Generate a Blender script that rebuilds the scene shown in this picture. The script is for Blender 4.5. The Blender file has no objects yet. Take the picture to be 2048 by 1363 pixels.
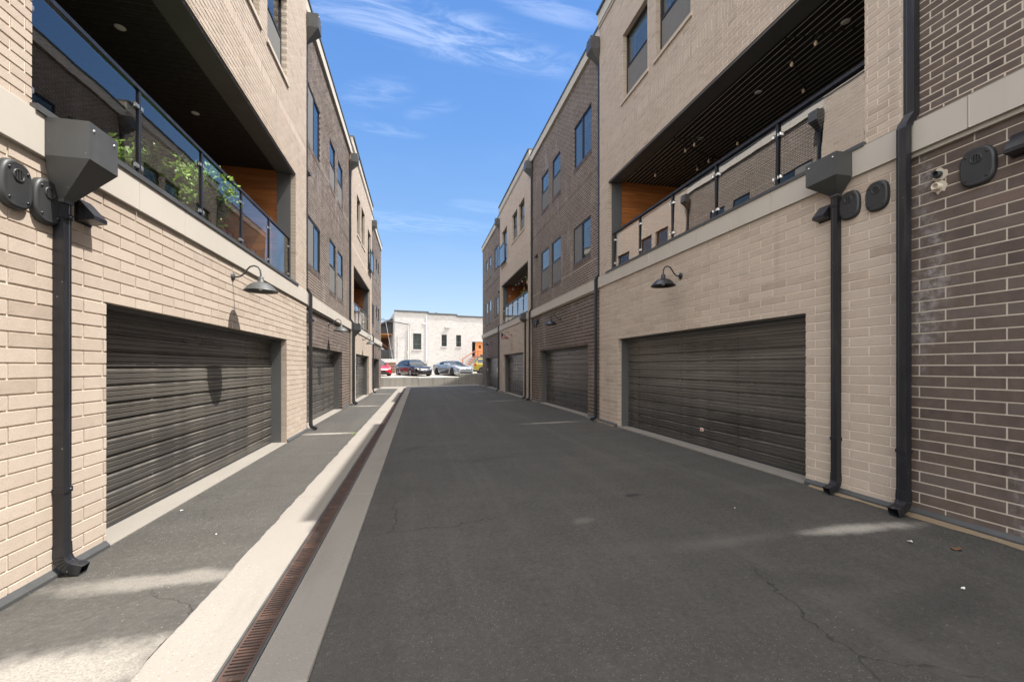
import bpy, math, random
import numpy as np
from mathutils import Vector, Matrix
random.seed(7); np.random.seed(7)
S = bpy.context.scene
COL = S.collection
PI = math.pi
# ------------------------------------------------------------------ helpers
class M:
    """collects faces; build() links them as ONE mesh object"""
    def __init__(s): s.v = []; s.f = []; s.m = []; s.t = []; s.sm = []
    def add(s, vs, fs, m=0, t=0.5, smooth=False):
        b = len(s.v); s.v += [tuple(p) for p in vs]
        for f in fs:
            s.f.append(tuple(b + i for i in f)); s.m.append(m); s.t.append(t); s.sm.append(smooth)
    def quad(s, a, b, c, d, m=0, t=0.5): s.add([a, b, c, d], [(0, 1, 2, 3)], m, t)
    def box(s, x0, x1, y0, y1, z0, z1, m=0, t=0.5):
        if x0 > x1: x0, x1 = x1, x0
        if y0 > y1: y0, y1 = y1, y0
        if z0 > z1: z0, z1 = z1, z0
        s.add([(x0,y0,z0),(x1,y0,z0),(x1,y1,z0),(x0,y1,z0),(x0,y0,z1),(x1,y0,z1),(x1,y1,z1),(x0,y1,z1)],
              [(0,3,2,1),(4,5,6,7),(0,1,5,4),(1,2,6,5),(2,3,7,6),(3,0,4,7)], m, t)
    def bbox(s, x0, x1, y0, y1, z0, z1, c=0.01, m=0, t=0.5):
        """box with chamfered edges"""
        bm = []
        xs=(x0,x1); ys=(y0,y1); zs=(z0,z1); idx={}
        vs=[]
        for i in (0,1):
            for j in (0,1):
                for k in (0,1):
                    sx = c if i==0 else -c; sy = c if j==0 else -c; sz = c if k==0 else -c
                    for ax in range(3):
                        p=[xs[i]+sx, ys[j]+sy, zs[k]+sz]; p[ax]=(xs[i],ys[j],zs[k])[ax]
                        idx[(i,j,k,ax)]=len(vs); vs.append(tuple(p))
        fs=[]
        for a in (0,1):
            fs.append([idx[(a,j,k,0)] for j,k in ((0,0),(1,0),(1,1),(0,1))])
            fs.append([idx[(i,a,k,1)] for i,k in ((0,0),(1,0),(1,1),(0,1))])
            fs.append([idx[(i,j,a,2)] for i,j in ((0,0),(1,0),(1,1),(0,1))])
        for a in (0,1):
            for b in (0,1):
                fs.append([idx[(a,b,0,0)],idx[(a,b,1,0)],idx[(a,b,1,1)],idx[(a,b,0,1)]])
                fs.append([idx[(a,0,b,0)],idx[(a,1,b,0)],idx[(a,1,b,2)],idx[(a,0,b,2)]])
                fs.append([idx[(0,a,b,1)],idx[(1,a,b,1)],idx[(1,a,b,2)],idx[(0,a,b,2)]])
        for i in (0,1):
            for j in (0,1):
                for k in (0,1): fs.append([idx[(i,j,k,0)],idx[(i,j,k,1)],idx[(i,j,k,2)]])
        s.add(vs, fs, m, t)
    def tube(s, pts, r, n=8, m=0, cap=True):
        pts=[Vector(p) for p in pts]; rs = r if isinstance(r,(list,tuple)) else [r]*len(pts)
        rings=[]; vs=[]
        up=None
        for i,p in enumerate(pts):
            d=(pts[min(i+1,len(pts)-1)]-pts[max(i-1,0)]).normalized()
            if up is None:
                up = Vector((0,0,1)) if abs(d.z)<.9 else Vector((1,0,0))
            a=(up-d*up.dot(d)).normalized(); b=d.cross(a); up=a
            rings.append([len(vs)+k for k in range(n)])
            for k in range(n):
                q=2*PI*k/n; vs.append(p+(a*math.cos(q)+b*math.sin(q))*rs[i])
        fs=[]
        for i in range(len(pts)-1):
            for k in range(n):
                fs.append((rings[i][k],rings[i][(k+1)%n],rings[i+1][(k+1)%n],rings[i+1][k]))
        s.add(vs,fs,m,.5,True)
        if cap:
            s.add([vs[i] for i in rings[0]],[tuple(range(n))],m); s.add([vs[i] for i in rings[-1]],[tuple(range(n))],m)
    def lathe(s, prof, c, n=24, m=0, axis='z', smooth=True):
        vs=[];fs=[]
        for (r,z) in prof:
            for k in range(n):
                q=2*PI*k/n
                if axis=='z': vs.append((c[0]+r*math.cos(q),c[1]+r*math.sin(q),c[2]+z))
                elif axis=='y': vs.append((c[0]+r*math.cos(q),c[1]+z,c[2]+r*math.sin(q)))
                else: vs.append((c[0]+z,c[1]+r*math.cos(q),c[2]+r*math.sin(q)))
        for i in range(len(prof)-1):
            for k in range(n): fs.append((i*n+k,i*n+(k+1)%n,(i+1)*n+(k+1)%n,(i+1)*n+k))
        s.add(vs,fs,m,.5,smooth)
    def sweep(s, pts, prof, m=0, smooth=False):
        """sweep list of 3D rings (each a list of points)"""
        n=len(pts[0]); vs=[p for r in pts for p in r]; fs=[]
        for i in range(len(pts)-1):
            for k in range(n): fs.append((i*n+k,i*n+(k+1)%n,(i+1)*n+(k+1)%n,(i+1)*n+k))
        s.add(vs,fs,m,.5,smooth)
    def prism(s, poly, fn, a, b, m=0):
        """extrude 2D polygon; fn(p,q,w) maps to 3D"""
        n=len(poly); vs=[fn(p[0],p[1],a) for p in poly]+[fn(p[0],p[1],b) for p in poly]
        fs=[tuple(range(n)),tuple(range(2*n-1,n-1,-1))]+[(k,(k+1)%n,n+(k+1)%n,n+k) for k in range(n)]
        s.add(vs,fs,m)
    def build(s, name, mats, parent=None, org=(0,0,0), fix=True):
        me=bpy.data.meshes.new(name)
        v=np.array(s.v,dtype=np.float64).reshape(-1,3)-np.array(org)
        me.from_pydata(v.tolist(),[],s.f)
        if not isinstance(mats,(list,tuple)): mats=[mats]
        for m in mats: me.materials.append(m)
        me.polygons.foreach_set('material_index',s.m)
        me.polygons.foreach_set('use_smooth',s.sm)
        at=me.attributes.new('tone','FLOAT','FACE'); at.data.foreach_set('value',np.array(s.t,dtype=np.float32))
        if fix:
            import bmesh
            bm=bmesh.new(); bm.from_mesh(me); bmesh.ops.recalc_face_normals(bm,faces=bm.faces); bm.to_mesh(me); bm.free()
        # metric UVs by dominant normal
        uv=me.uv_layers.new(name='UVMap')
        nl=len(me.loops)
        vi=np.empty(nl,dtype=np.int32); me.loops.foreach_get('vertex_index',vi)
        lt=np.empty(len(me.polygons),dtype=np.int32); me.polygons.foreach_get('loop_total',lt)
        nm=np.empty(len(me.polygons)*3); me.polygons.foreach_get('normal',nm); nm=np.abs(nm.reshape(-1,3))
        ax=np.repeat(nm.argmax(1),lt); co=np.array(s.v,dtype=np.float64).reshape(-1,3)[vi]
        u=np.where(ax==0,co[:,1],co[:,0]); w=np.where(ax==2,co[:,1],co[:,2])
        uv.data.foreach_set('uv',np.stack([u,w],1).astype(np.float32).ravel())
        o=bpy.data.objects.new(name,me); COL.objects.link(o)
        if parent: o.parent=parent
        return o
def tag(o,label=None,cat=None,group=None,kind=None):
    if label: o['label']=label
    if cat: o['category']=cat
    if group: o['group']=group
    if kind: o['kind']=kind
    return o
def thing(name,label,cat,loc=(0,0,0),rz=0,group=None):
    o=bpy.data.objects.new(name,None); COL.objects.link(o); o.location=loc; o.rotation_euler=(0,0,rz); o.empty_display_size=.1
    return tag(o,label,cat,group)
# ------------------------------------------------------------------ materials
class N:
    def __init__(s,name):
        s.mat=bpy.data.materials.new(name); s.mat.use_nodes=True; s.nt=s.mat.node_tree; s.nt.nodes.clear()
        s.out=s.n('ShaderNodeOutputMaterial')
    def n(s,t,ins=None,**kw):
        d=s.nt.nodes.new(t)
        for k,v in kw.items(): setattr(d,k,v)
        for k,v in (ins or {}).items():
            if hasattr(v,'is_output') : s.nt.links.new(v,d.inputs[k])
            else: d.inputs[k].default_value=v
        return d
    def math(s,op,a,b=0.0,c=None,clamp=False):
        ins={0:a,1:b}
        if c is not None: ins[2]=c
        return s.n('ShaderNodeMath',ins,operation=op,use_clamp=clamp).outputs[0]
    def mix(s,f,a,b,mode='MIX'):
        d=s.n('ShaderNodeMix',data_type='RGBA',blend_type=mode)
        for k,v in ((0,f),(6,a),(7,b)):
            if hasattr(v,'is_output'): s.nt.links.new(v,d.inputs[k])
            else: d.inputs[k].default_value=(v if k==0 else (tuple(v)+(1,))[:4])
        return d.outputs[2]
    def noise(s,vec,scale,detail=3,rough=.55,dist=0):
        return s.n('ShaderNodeTexNoise',{'Vector':vec,'Scale':scale,'Detail':detail,'Roughness':rough,'Distortion':dist}).outputs[0]
    def ramp(s,f,stops):
        d=s.n('ShaderNodeValToRGB',{0:f}); e=d.color_ramp.elements
        while len(e)<len(stops): e.new(.5)
        for i,(p,c) in enumerate(stops):
            e[i].position=p; e[i].color=(tuple(c)+(1,))[:4] if not isinstance(c,(int,float)) else (c,c,c,1)
        return d.outputs[0]
    def maprange(s,v,a,b,c=0.,d=1.):
        return s.n('ShaderNodeMapRange',{0:v,1:a,2:b,3:c,4:d},interpolation_type='SMOOTHSTEP').outputs[0]
    def mapping(s,vec,scale=(1,1,1),rot=(0,0,0),loc=(0,0,0)):
        return s.n('ShaderNodeMapping',{'Vector':vec,'Scale':scale,'Rotation':rot,'Location':loc}).outputs[0]
    def bump(s,h,strength=.3,dist=.01):
        return s.n('ShaderNodeBump',{'Height':h,'Strength':strength,'Distance':dist}).outputs[0]
    def pbr(s,color,rough=.7,normal=None,metal=0,spec=.5,**kw):
        d=s.n('ShaderNodeBsdfPrincipled')
        for k,v in (('Base Color',color),('Roughness',rough),('Normal',normal),('Metallic',metal),('Specular IOR Level',spec)):
            if v is None: continue
            if hasattr(v,'is_output'): s.nt.links.new(v,d.inputs[k])
            else: d.inputs[k].default_value=(tuple(v)+(1,))[:4] if k=='Base Color' else v
        for k,v in kw.items(): d.inputs[k.replace('_',' ')].default_value=v
        s.nt.links.new(d.outputs[0],s.out.inputs[0]); return s.mat
    def oc(s): return s.n('ShaderNodeTexCoord').outputs['Object']
    def uv(s): return s.n('ShaderNodeTexCoord').outputs['UV']
def paint(name,c,rough=.45,metal=0,var=.12,scale=3,bump=.0,spec=.5,**kw):
    a=N(name); p=a.oc(); n=a.noise(p,scale,4,.6); n2=a.noise(p,scale*22,2)
    col=a.mix(a.math('MULTIPLY',n,1.),tuple(x*(1-var) for x in c),tuple(min(1,x*(1+var)) for x in c))
    r=a.n('ShaderNodeMapRange',{0:a.noise(p,scale*3,4),1:.3,2:.7,3:max(.02,rough-.09),4:min(1,rough+.09)}).outputs[0]
    return a.pbr(col,r,a.bump(n2,bump,.004) if bump else None,metal,spec,**kw)
def brick_mat(name,tones,speck=.12,effl=0.,rough=.85,bump=.35):
    a=N(name); t=a.n('ShaderNodeAttribute',attribute_name='tone').outputs['Fac']; p=a.oc()
    k=len(tones); col=a.ramp(t,[(i/(k-1),c) for i,c in enumerate(tones)])
    fine=a.noise(p,90,3,.7); mid=a.noise(p,9,4,.6)
    col=a.mix(a.maprange(fine,.35,.75,0,speck*2),col,(.05,.04,.035),'MIX')
    col=a.mix(a.maprange(mid,.3,.8,0,.30),col,tuple(min(1,1.35*x) for x in tones[-1]),'MIX')
    pits=a.n('ShaderNodeTexVoronoi',{'Vector':p,'Scale':42.}).outputs['Distance']
    col=a.mix(a.maprange(pits,.0,.16,.45,0.),col,tuple(.35*x for x in tones[0]),'MIX')
    run=a.noise(a.mapping(p,(3.2,3.2,.28)),1.,5,.65); big=a.noise(p,.7,3,.5)
    col=a.mix(a.math('MULTIPLY',a.maprange(run,.5,.78,0,.42),a.maprange(big,.35,.65,.2,1.)),col,tuple(.55*x for x in tones[1]))
    if effl:
        e=a.noise(a.mapping(p,(1.6,1.6,.55)),1.3,5,.62,.4); e2=a.noise(p,14,4,.7)
        m=a.math('MULTIPLY',a.maprange(e,.53,.78),a.maprange(e2,.35,.7))
        col=a.mix(a.math('MULTIPLY',m,effl),col,(.42,.40,.40))
    h=a.math('ADD',a.math('MULTIPLY',fine,.5),mid)
    return a.pbr(col,rough,a.bump(h,bump,.006),0,.3)
def mortar_mat(name,c):
    a=N(name); p=a.oc(); n=a.noise(p,60,4,.7); n2=a.noise(p,2.5,3)
    col=a.mix(n,tuple(x*.72 for x in c),tuple(min(1,x*1.2) for x in c)); col=a.mix(a.math('MULTIPLY',n2,.35),col,tuple(x*.7 for x in c))
    return a.pbr(col,.95,a.bump(n,.5,.004),0,.2)
MT={}
MT['tan']=brick_mat('tan_brick',[(.378,.302,.239),(.445,.364,.292),(.473,.391,.316),(.505,.424,.345),(.415,.344,.284)],.10)
MT['dark']=brick_mat('dark_brick',[(.074,.055,.047),(.098,.074,.063),(.115,.086,.070),(.125,.10,.087),(.16,.118,.094)],.12,.8)
MT['tan_m']=mortar_mat('tan_mortar',(.72,.625,.52)); MT['dark_m']=mortar_mat('pale_mortar',(.58,.505,.415))
MT['tan_flat']=mortar_mat('tan_side',(.44,.36,.29)); MT['dark_flat']=mortar_mat('dark_side',(.14,.115,.1))
def stone():
    a=N('cast_stone'); p=a.oc(); n=a.noise(p,1.6,4,.6); st=a.noise(a.mapping(p,(7,7,.7)),1.,4,.6); f=a.noise(p,120,2)
    col=a.mix(n,(.43,.392,.338),(.51,.47,.412)); col=a.mix(a.maprange(st,.5,.85,0,.42),col,(.42,.37,.3)); col=a.mix(a.math('MULTIPLY',f,.15),col,(.45,.4,.33))
    return a.pbr(col,.85,a.bump(f,.15,.003),0,.3)
MT['stone']=stone()
def flecked(name,c,rough,fl):
    a=N(name); p=a.oc(); n=a.noise(p,3,5,.65); d=a.noise(a.mapping(p,(9,9,1.2)),1.,4,.6); v=a.n('ShaderNodeTexVoronoi',{'Vector':p,'Scale':34.}); r=a.n('ShaderNodeSeparateColor',{0:v.outputs['Color']}).outputs[0]
    col=a.mix(n,tuple(x*.7 for x in c),tuple(x*1.45 for x in c)); col=a.mix(a.maprange(d,.5,.8,0,.22),col,(.12,.115,.105))
    sp=a.math('MULTIPLY',a.maprange(r,.955,.96),a.maprange(v.outputs['Distance'],.10,.16,1,0)); col=a.mix(a.math('MULTIPLY',sp,fl),col,(.55,.53,.5))
    return a.pbr(col,a.maprange(n,.2,.8,rough-.1,rough+.14),a.bump(d,.06,.003),0,.5)
MT['black']=flecked('black_metal',(.013,.0135,.0165),.36,.55)
MT['grey_metal']=flecked('charcoal_metal',(.058,.059,.058),.46,.35)
MT['jamb']=paint('jamb_metal',(.10,.10,.098),.5,0,.2,2,.08)
MT['plastic']=flecked('black_plastic',(.026,.027,.028),.48,.5)
MT['dark']=MT['dark']; MT['void']=paint('unlit_interior',(.02,.02,.021),.9)
MT['cap']=paint('dark_coping',(.06,.07,.075),.45)
MT['ceil']=paint('black_stained_board',(.012,.011,.010),.6,0,.5,6); MT['ceil_gap']=paint('board_groove',(.85,.80,.72),.8)
MT['white_fix']=paint('white_fixture',(.75,.74,.72),.4); MT['steel']=paint('brushed_steel',(.62,.61,.58),.3,.9)
MT['blind']=paint('white_blind',(.86,.87,.86),.6); MT['screen']=paint('insect_mesh',(.15,.145,.135),.8,0,.12,5)
MT['sill']=paint('precast_sill',(.5,.43,.35),.85,0,.15,3,.1)
def glass(name,tint,ior,rough=.0,g=1.0,wav=.07):
    a=N(name); fr=a.n('ShaderNodeFresnel',{'IOR':ior}).outputs[0]
    tr=a.n('ShaderNodeBsdfTransparent',{'Color':tint+(1,)}).outputs[0]
    p=a.oc(); nb=a.bump(a.noise(p,2.2,1,.4),wav,.02)
    gl=a.n('ShaderNodeBsdfGlossy',{'Color':(g,g,g,1),'Roughness':rough,'Normal':nb}).outputs[0]
    mx=a.n('ShaderNodeMixShader',{0:fr,1:tr,2:gl}); a.nt.links.new(mx.outputs[0],a.out.inputs[0]); return a.mat
def clear(n,c):
    a=N(n); t=a.n('ShaderNodeBsdfTransparent',{'Color':c+(1,)}).outputs[0]; a.nt.links.new(t,a.out.inputs[0]); return a.mat
MT['edge']=clear('clear_glass_edge',(.93,.97,.95))
def gbox(m,x0,x1,y0,y1,z0,z1,tilt=0.):
    """pane: reflecting street face (slot 0), clear back and edges (slot 1); x0 is the street side"""
    m.add([(x0,y0,z0),(x0,y1,z0),(x0+tilt,y1,z1),(x0+tilt,y0,z1),(x1,y0,z0),(x1,y1,z0),(x1+tilt,y1,z1),(x1+tilt,y0,z1)],[(0,1,2,3)],0)
    b=len(m.v)-8
    for f in ((7,6,5,4),(0,4,5,1),(2,6,7,3),(0,3,7,4),(1,5,6,2)): m.f.append(tuple(b+k for k in f)); m.m.append(1); m.t.append(.5); m.sm.append(False)
MT['pane']=glass('window_glass',(.85,.93,.94),1.85,.01)
MT['rail_glass']=glass('tinted_rail_glass',(.93,.95,.94),2.1,.0,1.,.03); MT['rail_mirror']=glass('reflective_rail_glass',(.62,.66,.64),4.6,.0,1.,.03)
def wood():
    a=N('orange_cedar'); u=a.uv(); t=a.n('ShaderNodeAttribute',attribute_name='tone').outputs['Fac']
    g=a.noise(a.mapping(u,(1.3,34,1)),1.,6,.65,.6); g2=a.noise(a.mapping(u,(.6,5,1)),1.,3,.5)
    col=a.ramp(g,[(.25,(.20,.062,.018)),(.5,(.50,.175,.045)),(.75,(.70,.29,.085))]); col=a.mix(a.math('MULTIPLY',t,.6),col,(.27,.095,.03))
    col=a.mix(a.math('MULTIPLY',g2,.4),col,(.09,.028,.009))
    return a.pbr(col,.5,a.bump(g,.2,.003),0,.4)
MT['wood']=wood()
def door_mat():
    a=N('dusty_door_steel'); u=a.uv(); p=a.oc()
    z=a.n('ShaderNodeSeparateXYZ',{0:u}).outputs[1]
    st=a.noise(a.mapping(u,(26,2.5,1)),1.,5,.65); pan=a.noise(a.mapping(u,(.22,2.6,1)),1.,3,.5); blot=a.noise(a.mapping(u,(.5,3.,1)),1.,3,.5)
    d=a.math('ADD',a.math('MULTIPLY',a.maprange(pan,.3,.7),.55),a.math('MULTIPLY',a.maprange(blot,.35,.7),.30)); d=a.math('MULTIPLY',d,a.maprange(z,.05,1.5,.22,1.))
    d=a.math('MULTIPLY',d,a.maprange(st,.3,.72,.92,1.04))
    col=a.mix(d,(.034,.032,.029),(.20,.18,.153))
    return a.pbr(col,a.maprange(blot,.2,.8,.24,.38),None,0,.7)
MT['door']=door_mat()
def concrete(name,c1,c2,agg=.5):
    a=N(name); p=a.oc(); n=a.noise(p,.9,5,.6); f=a.noise(p,55,3,.7); v=a.n('ShaderNodeTexVoronoi',{'Vector':p,'Scale':58.})
    col=a.mix(n,c1,c2); col=a.mix(a.maprange(f,.55,.8,0,.4),col,tuple(x*.55 for x in c1))
    spk=a.maprange(v.outputs['Distance'],.10,.32,1,0)
    hue=a.ramp(a.n('ShaderNodeSeparateColor',{0:v.outputs['Color']}).outputs[0],[(0,(.10,.09,.08)),(.35,(.3,.24,.18)),(.6,(.34,.31,.27)),(1,(.46,.43,.38))])
    vis=a.math('MULTIPLY',spk,a.math('MULTIPLY',a.maprange(a.noise(p,1.1,3),.42,.62),agg))
    col=a.mix(vis,col,hue)
    bl=a.noise(a.mapping(p,(1.5,.25,1)),2.,4,.6); col=a.mix(a.maprange(bl,.5,.8,0,.35),col,tuple(x*.62 for x in c1))
    return a.pbr(col,.9,a.bump(f,.25,.004),0,.25)
MT['conc']=concrete('worn_concrete',(.215,.195,.168),(.275,.252,.22),.8)
def wallc():
    a=N('cast_wall_concrete'); p=a.oc(); n=a.noise(p,.8,5,.6); st=a.noise(a.mapping(p,(4.5,4.5,.35)),1.,5,.65); f=a.noise(p,30,3,.7); v=a.n('ShaderNodeTexVoronoi',{'Vector':p,'Scale':14.}).outputs['Distance']
    col=a.mix(n,(.27,.255,.225),(.37,.35,.315)); col=a.mix(a.maprange(st,.42,.7,0,.55),col,(.16,.15,.135)); col=a.mix(a.maprange(f,.55,.75,0,.3),col,(.5,.48,.44)); col=a.mix(a.maprange(v,.0,.12,.5,0),col,(.12,.115,.10))
    return a.pbr(col,.9,a.bump(f,.3,.004),0,.25)
MT['wallconc']=wallc()
def asphalt():
    a=N('asphalt'); p=a.oc(); sx=a.n('ShaderNodeSeparateXYZ',{0:p}); X,Y=sx.outputs[0],sx.outputs[1]
    big=a.noise(p,.35,5,.6,.3); mid=a.noise(p,3.,5,.65); f=a.noise(p,85,3,.7); streak=a.noise(a.mapping(p,(.18,2.2,1),(0,0,.15)),1.,4,.6)
    v=a.n('ShaderNodeTexVoronoi',{'Vector':p,'Scale':95.}); v2=a.n('ShaderNodeTexVoronoi',{'Vector':p,'Scale':42.}); grit=a.noise(p,28,4,.75); tyre=a.noise(a.mapping(p,(2.6,.12,1)),1.,4,.6)
    col=a.mix(big,(.044,.041,.036),(.084,.078,.068)); col=a.mix(a.maprange(mid,.4,.75,0,.45),col,(.045,.042,.037))
    col=a.mix(a.maprange(streak,.5,.75,0,.28),col,(.10,.094,.084))
    rnd=a.n('ShaderNodeSeparateColor',{0:v.outputs['Color']}).outputs[0]
    ch=a.math('MULTIPLY',a.maprange(rnd,.74,.90),a.maprange(v.outputs['Distance'],.1,.38,1,0))
    ch=a.math('MULTIPLY',ch,a.maprange(a.noise(p,.55,4,.6),.36,.68,.15,1.))
    col=a.mix(a.math('MULTIPLY',ch,.85),col,(.36,.33,.285))
    r2=a.n('ShaderNodeSeparateColor',{0:v2.outputs['Color']}).outputs[0]
    c2=a.math('MULTIPLY',a.maprange(r2,.90,.97),a.maprange(v2.outputs['Distance'],.08,.26,1,0)); col=a.mix(a.math('MULTIPLY',c2,a.maprange(a.noise(p,.8,4,.6),.45,.65,.0,.7)),col,(.40,.37,.33))
    col=a.mix(a.maprange(grit,.34,.5,.34,0),col,(.030,.028,.025)); col=a.mix(a.maprange(grit,.52,.72,0,.22),col,(.17,.158,.14))
    col=a.mix(a.maprange(tyre,.5,.72,0,.30),col,(.045,.042,.037)); col=a.mix(a.maprange(tyre,.5,.3,0,.18),col,(.13,.122,.107))
    wv=a.n('ShaderNodeVectorMath',{0:p,1:a.n('ShaderNodeVectorMath',{0:a.n('ShaderNodeTexNoise',{'Vector':p,'Scale':1.3,'Detail':5.,'Roughness':.65}).outputs['Color'],'Scale':.55},operation='SCALE').outputs[0]},operation='ADD').outputs[0]
    ck=a.n('ShaderNodeTexVoronoi',{'Vector':wv,'Scale':.42},feature='DISTANCE_TO_EDGE').outputs['Distance']
    col=a.mix(a.math('MULTIPLY',a.maprange(ck,.0,.005,1,0),a.maprange(a.noise(p,.4,2),.44,.56,0,.8)),col,(.02,.019,.017))
    # pale mineral stains where the downspouts wash out, and dark oil drips
    def spot(cx,cy,rx,ry,ang,soft=.7):
        dx=a.math('SUBTRACT',X,cx); dy=a.math('SUBTRACT',Y,cy); ca,sa=math.cos(ang),math.sin(ang)
        u=a.math('DIVIDE',a.math('ADD',a.math('MULTIPLY',dx,ca),a.math('MULTIPLY',dy,sa)),rx)
        w=a.math('DIVIDE',a.math('SUBTRACT',a.math('MULTIPLY',dy,ca),a.math('MULTIPLY',dx,sa)),ry)
        r=a.math('SQRT',a.math('ADD',a.math('MULTIPLY',u,u),a.math('MULTIPLY',w,w)))
        r=a.math('ADD',r,a.math('MULTIPLY',a.math('SUBTRACT',a.noise(p,5.,4,.7),.5),1.1))
        return a.maprange(r,1.-soft,1.1,1.,0.)
    tot=None
    for args,k in (((-1.72,3.38,.85,.15,.0),.36),((-1.85,2.42,1.0,.30,.1),.58),((3.85,2.95,.75,.12,-.08,.9),.9),((2.5,3.0,.8,.12,.02,.9),.08),
                   ((-1.95,9.95,.7,.16,.0),.6),((-1.9,16.6,.7,.2,0.),.6),((-1.9,23.8,.7,.22,0.),.6),((3.4,10.3,1.1,.14,.0,.9),.6),((3.5,17.3,1.,.2,0.,.9),.5),((3.5,24.,1.,.25,0.,.9),.5),((1.55,3.75,.14,.09,.3),.14)):
        m=a.math('MULTIPLY',spot(*args),k)
        tot=m if tot is None else a.math('MAXIMUM',tot,m)
    g=a.maprange(f,.25,.7,.45,1.)
    col=a.mix(a.math('MULTIPLY',tot,g),col,(.46,.42,.36))
    dk=None
    for args,k in (((2.39,4.33,.13,.06,.1,.4),.75),((3.0,1.9,.8,.22,.2),.28),((2.6,2.35,.5,.16,-.4),.25),((1.1,6.6,.5,.2,.3),.25),((-.1,7.8,.35,.15,.8),.35)):
        m=a.math('MULTIPLY',spot(*args),k); dk=m if dk is None else a.math('MAXIMUM',dk,m)
    col=a.mix(dk,col,(.02,.019,.018))
    h=a.math('ADD',a.math('MULTIPLY',v.outputs['Distance'],.6),f)
    return a.pbr(col,a.maprange(f,.3,.7,.72,.95),a.bump(h,.45,.006),0,.35)
MT['asphalt']=asphalt()
def rust():
    a=N('rusted_iron'); p=a.oc(); n=a.noise(p,6,5,.65); f=a.noise(p,70,3)
    col=a.ramp(n,[(.3,(.042,.031,.027)),(.5,(.085,.05,.038)),(.7,(.135,.074,.05))]); col=a.mix(a.math('MULTIPLY',f,.35),col,(.05,.04,.036))
    return a.pbr(col,.8,a.bump(f,.3,.003),.1,.4)
MT['rust']=rust()
def whitebrick():
    a=N('white_painted_brick'); u=a.uv(); p=a.oc()
    b=a.n('ShaderNodeTexBrick',{'Vector':u,'Color1':(.54,.527,.51,1),'Color2':(.46,.447,.43,1),'Mortar':(.41,.397,.38,1),'Scale':1.,'Mortar Size':.008,'Brick Width':.21,'Row Height':.072,'Mortar Smooth':.3})
    w=a.noise(a.mapping(u,(.8,5,1)),2.2,5,.7); w2=a.noise(u,.7,4,.6)
    col=a.mix(a.math('MULTIPLY',a.maprange(w,.48,.72),a.maprange(w2,.35,.65,.35,.95)),b.outputs[0],(.25,.23,.215))
    return a.pbr(col,.85,a.bump(a.math('ADD',a.math('MULTIPLY',b.outputs['Fac'],-1.),w),.35,.012),0,.3)
MT['whitebrick']=whitebrick()
# ------------------------------------------------------------------ facade geometry
XF={'L':-2.51,'R':4.62}; OUT={'L':1,'R':-1}
def fx(side,d): return XF[side]+OUT[side]*d
def cells(y0,y1,z0,z1,holes):
    ys=sorted({y0,y1}|{min(max(v,y0),y1) for h in holes for v in h[:2]}); zs=sorted({z0,z1}|{min(max(v,z0),z1) for h in holes for v in h[2:4]})
    for i in range(len(ys)-1):
        for j in range(len(zs)-1):
            cy=(ys[i]+ys[i+1])/2; cz=(zs[j]+zs[j+1])/2
            if not any(h[0]<cy<h[1] and h[2]<cz<h[3] for h in holes): yield ys[i],ys[i+1],zs[j],zs[j+1]
def intervals(y0,y1,z0,z1,holes):
    cz=(z0+z1)/2; iv=[(y0,y1)]
    for h in holes:
        if h[2]<cz<h[3]:
            nv=[]
            for a,b in iv:
                if h[1]<=a or h[0]>=b: nv.append((a,b)); continue
                if h[0]>a: nv.append((a,h[0]))
                if h[1]<b: nv.append((h[1],b))
            iv=nv
    return iv
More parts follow.
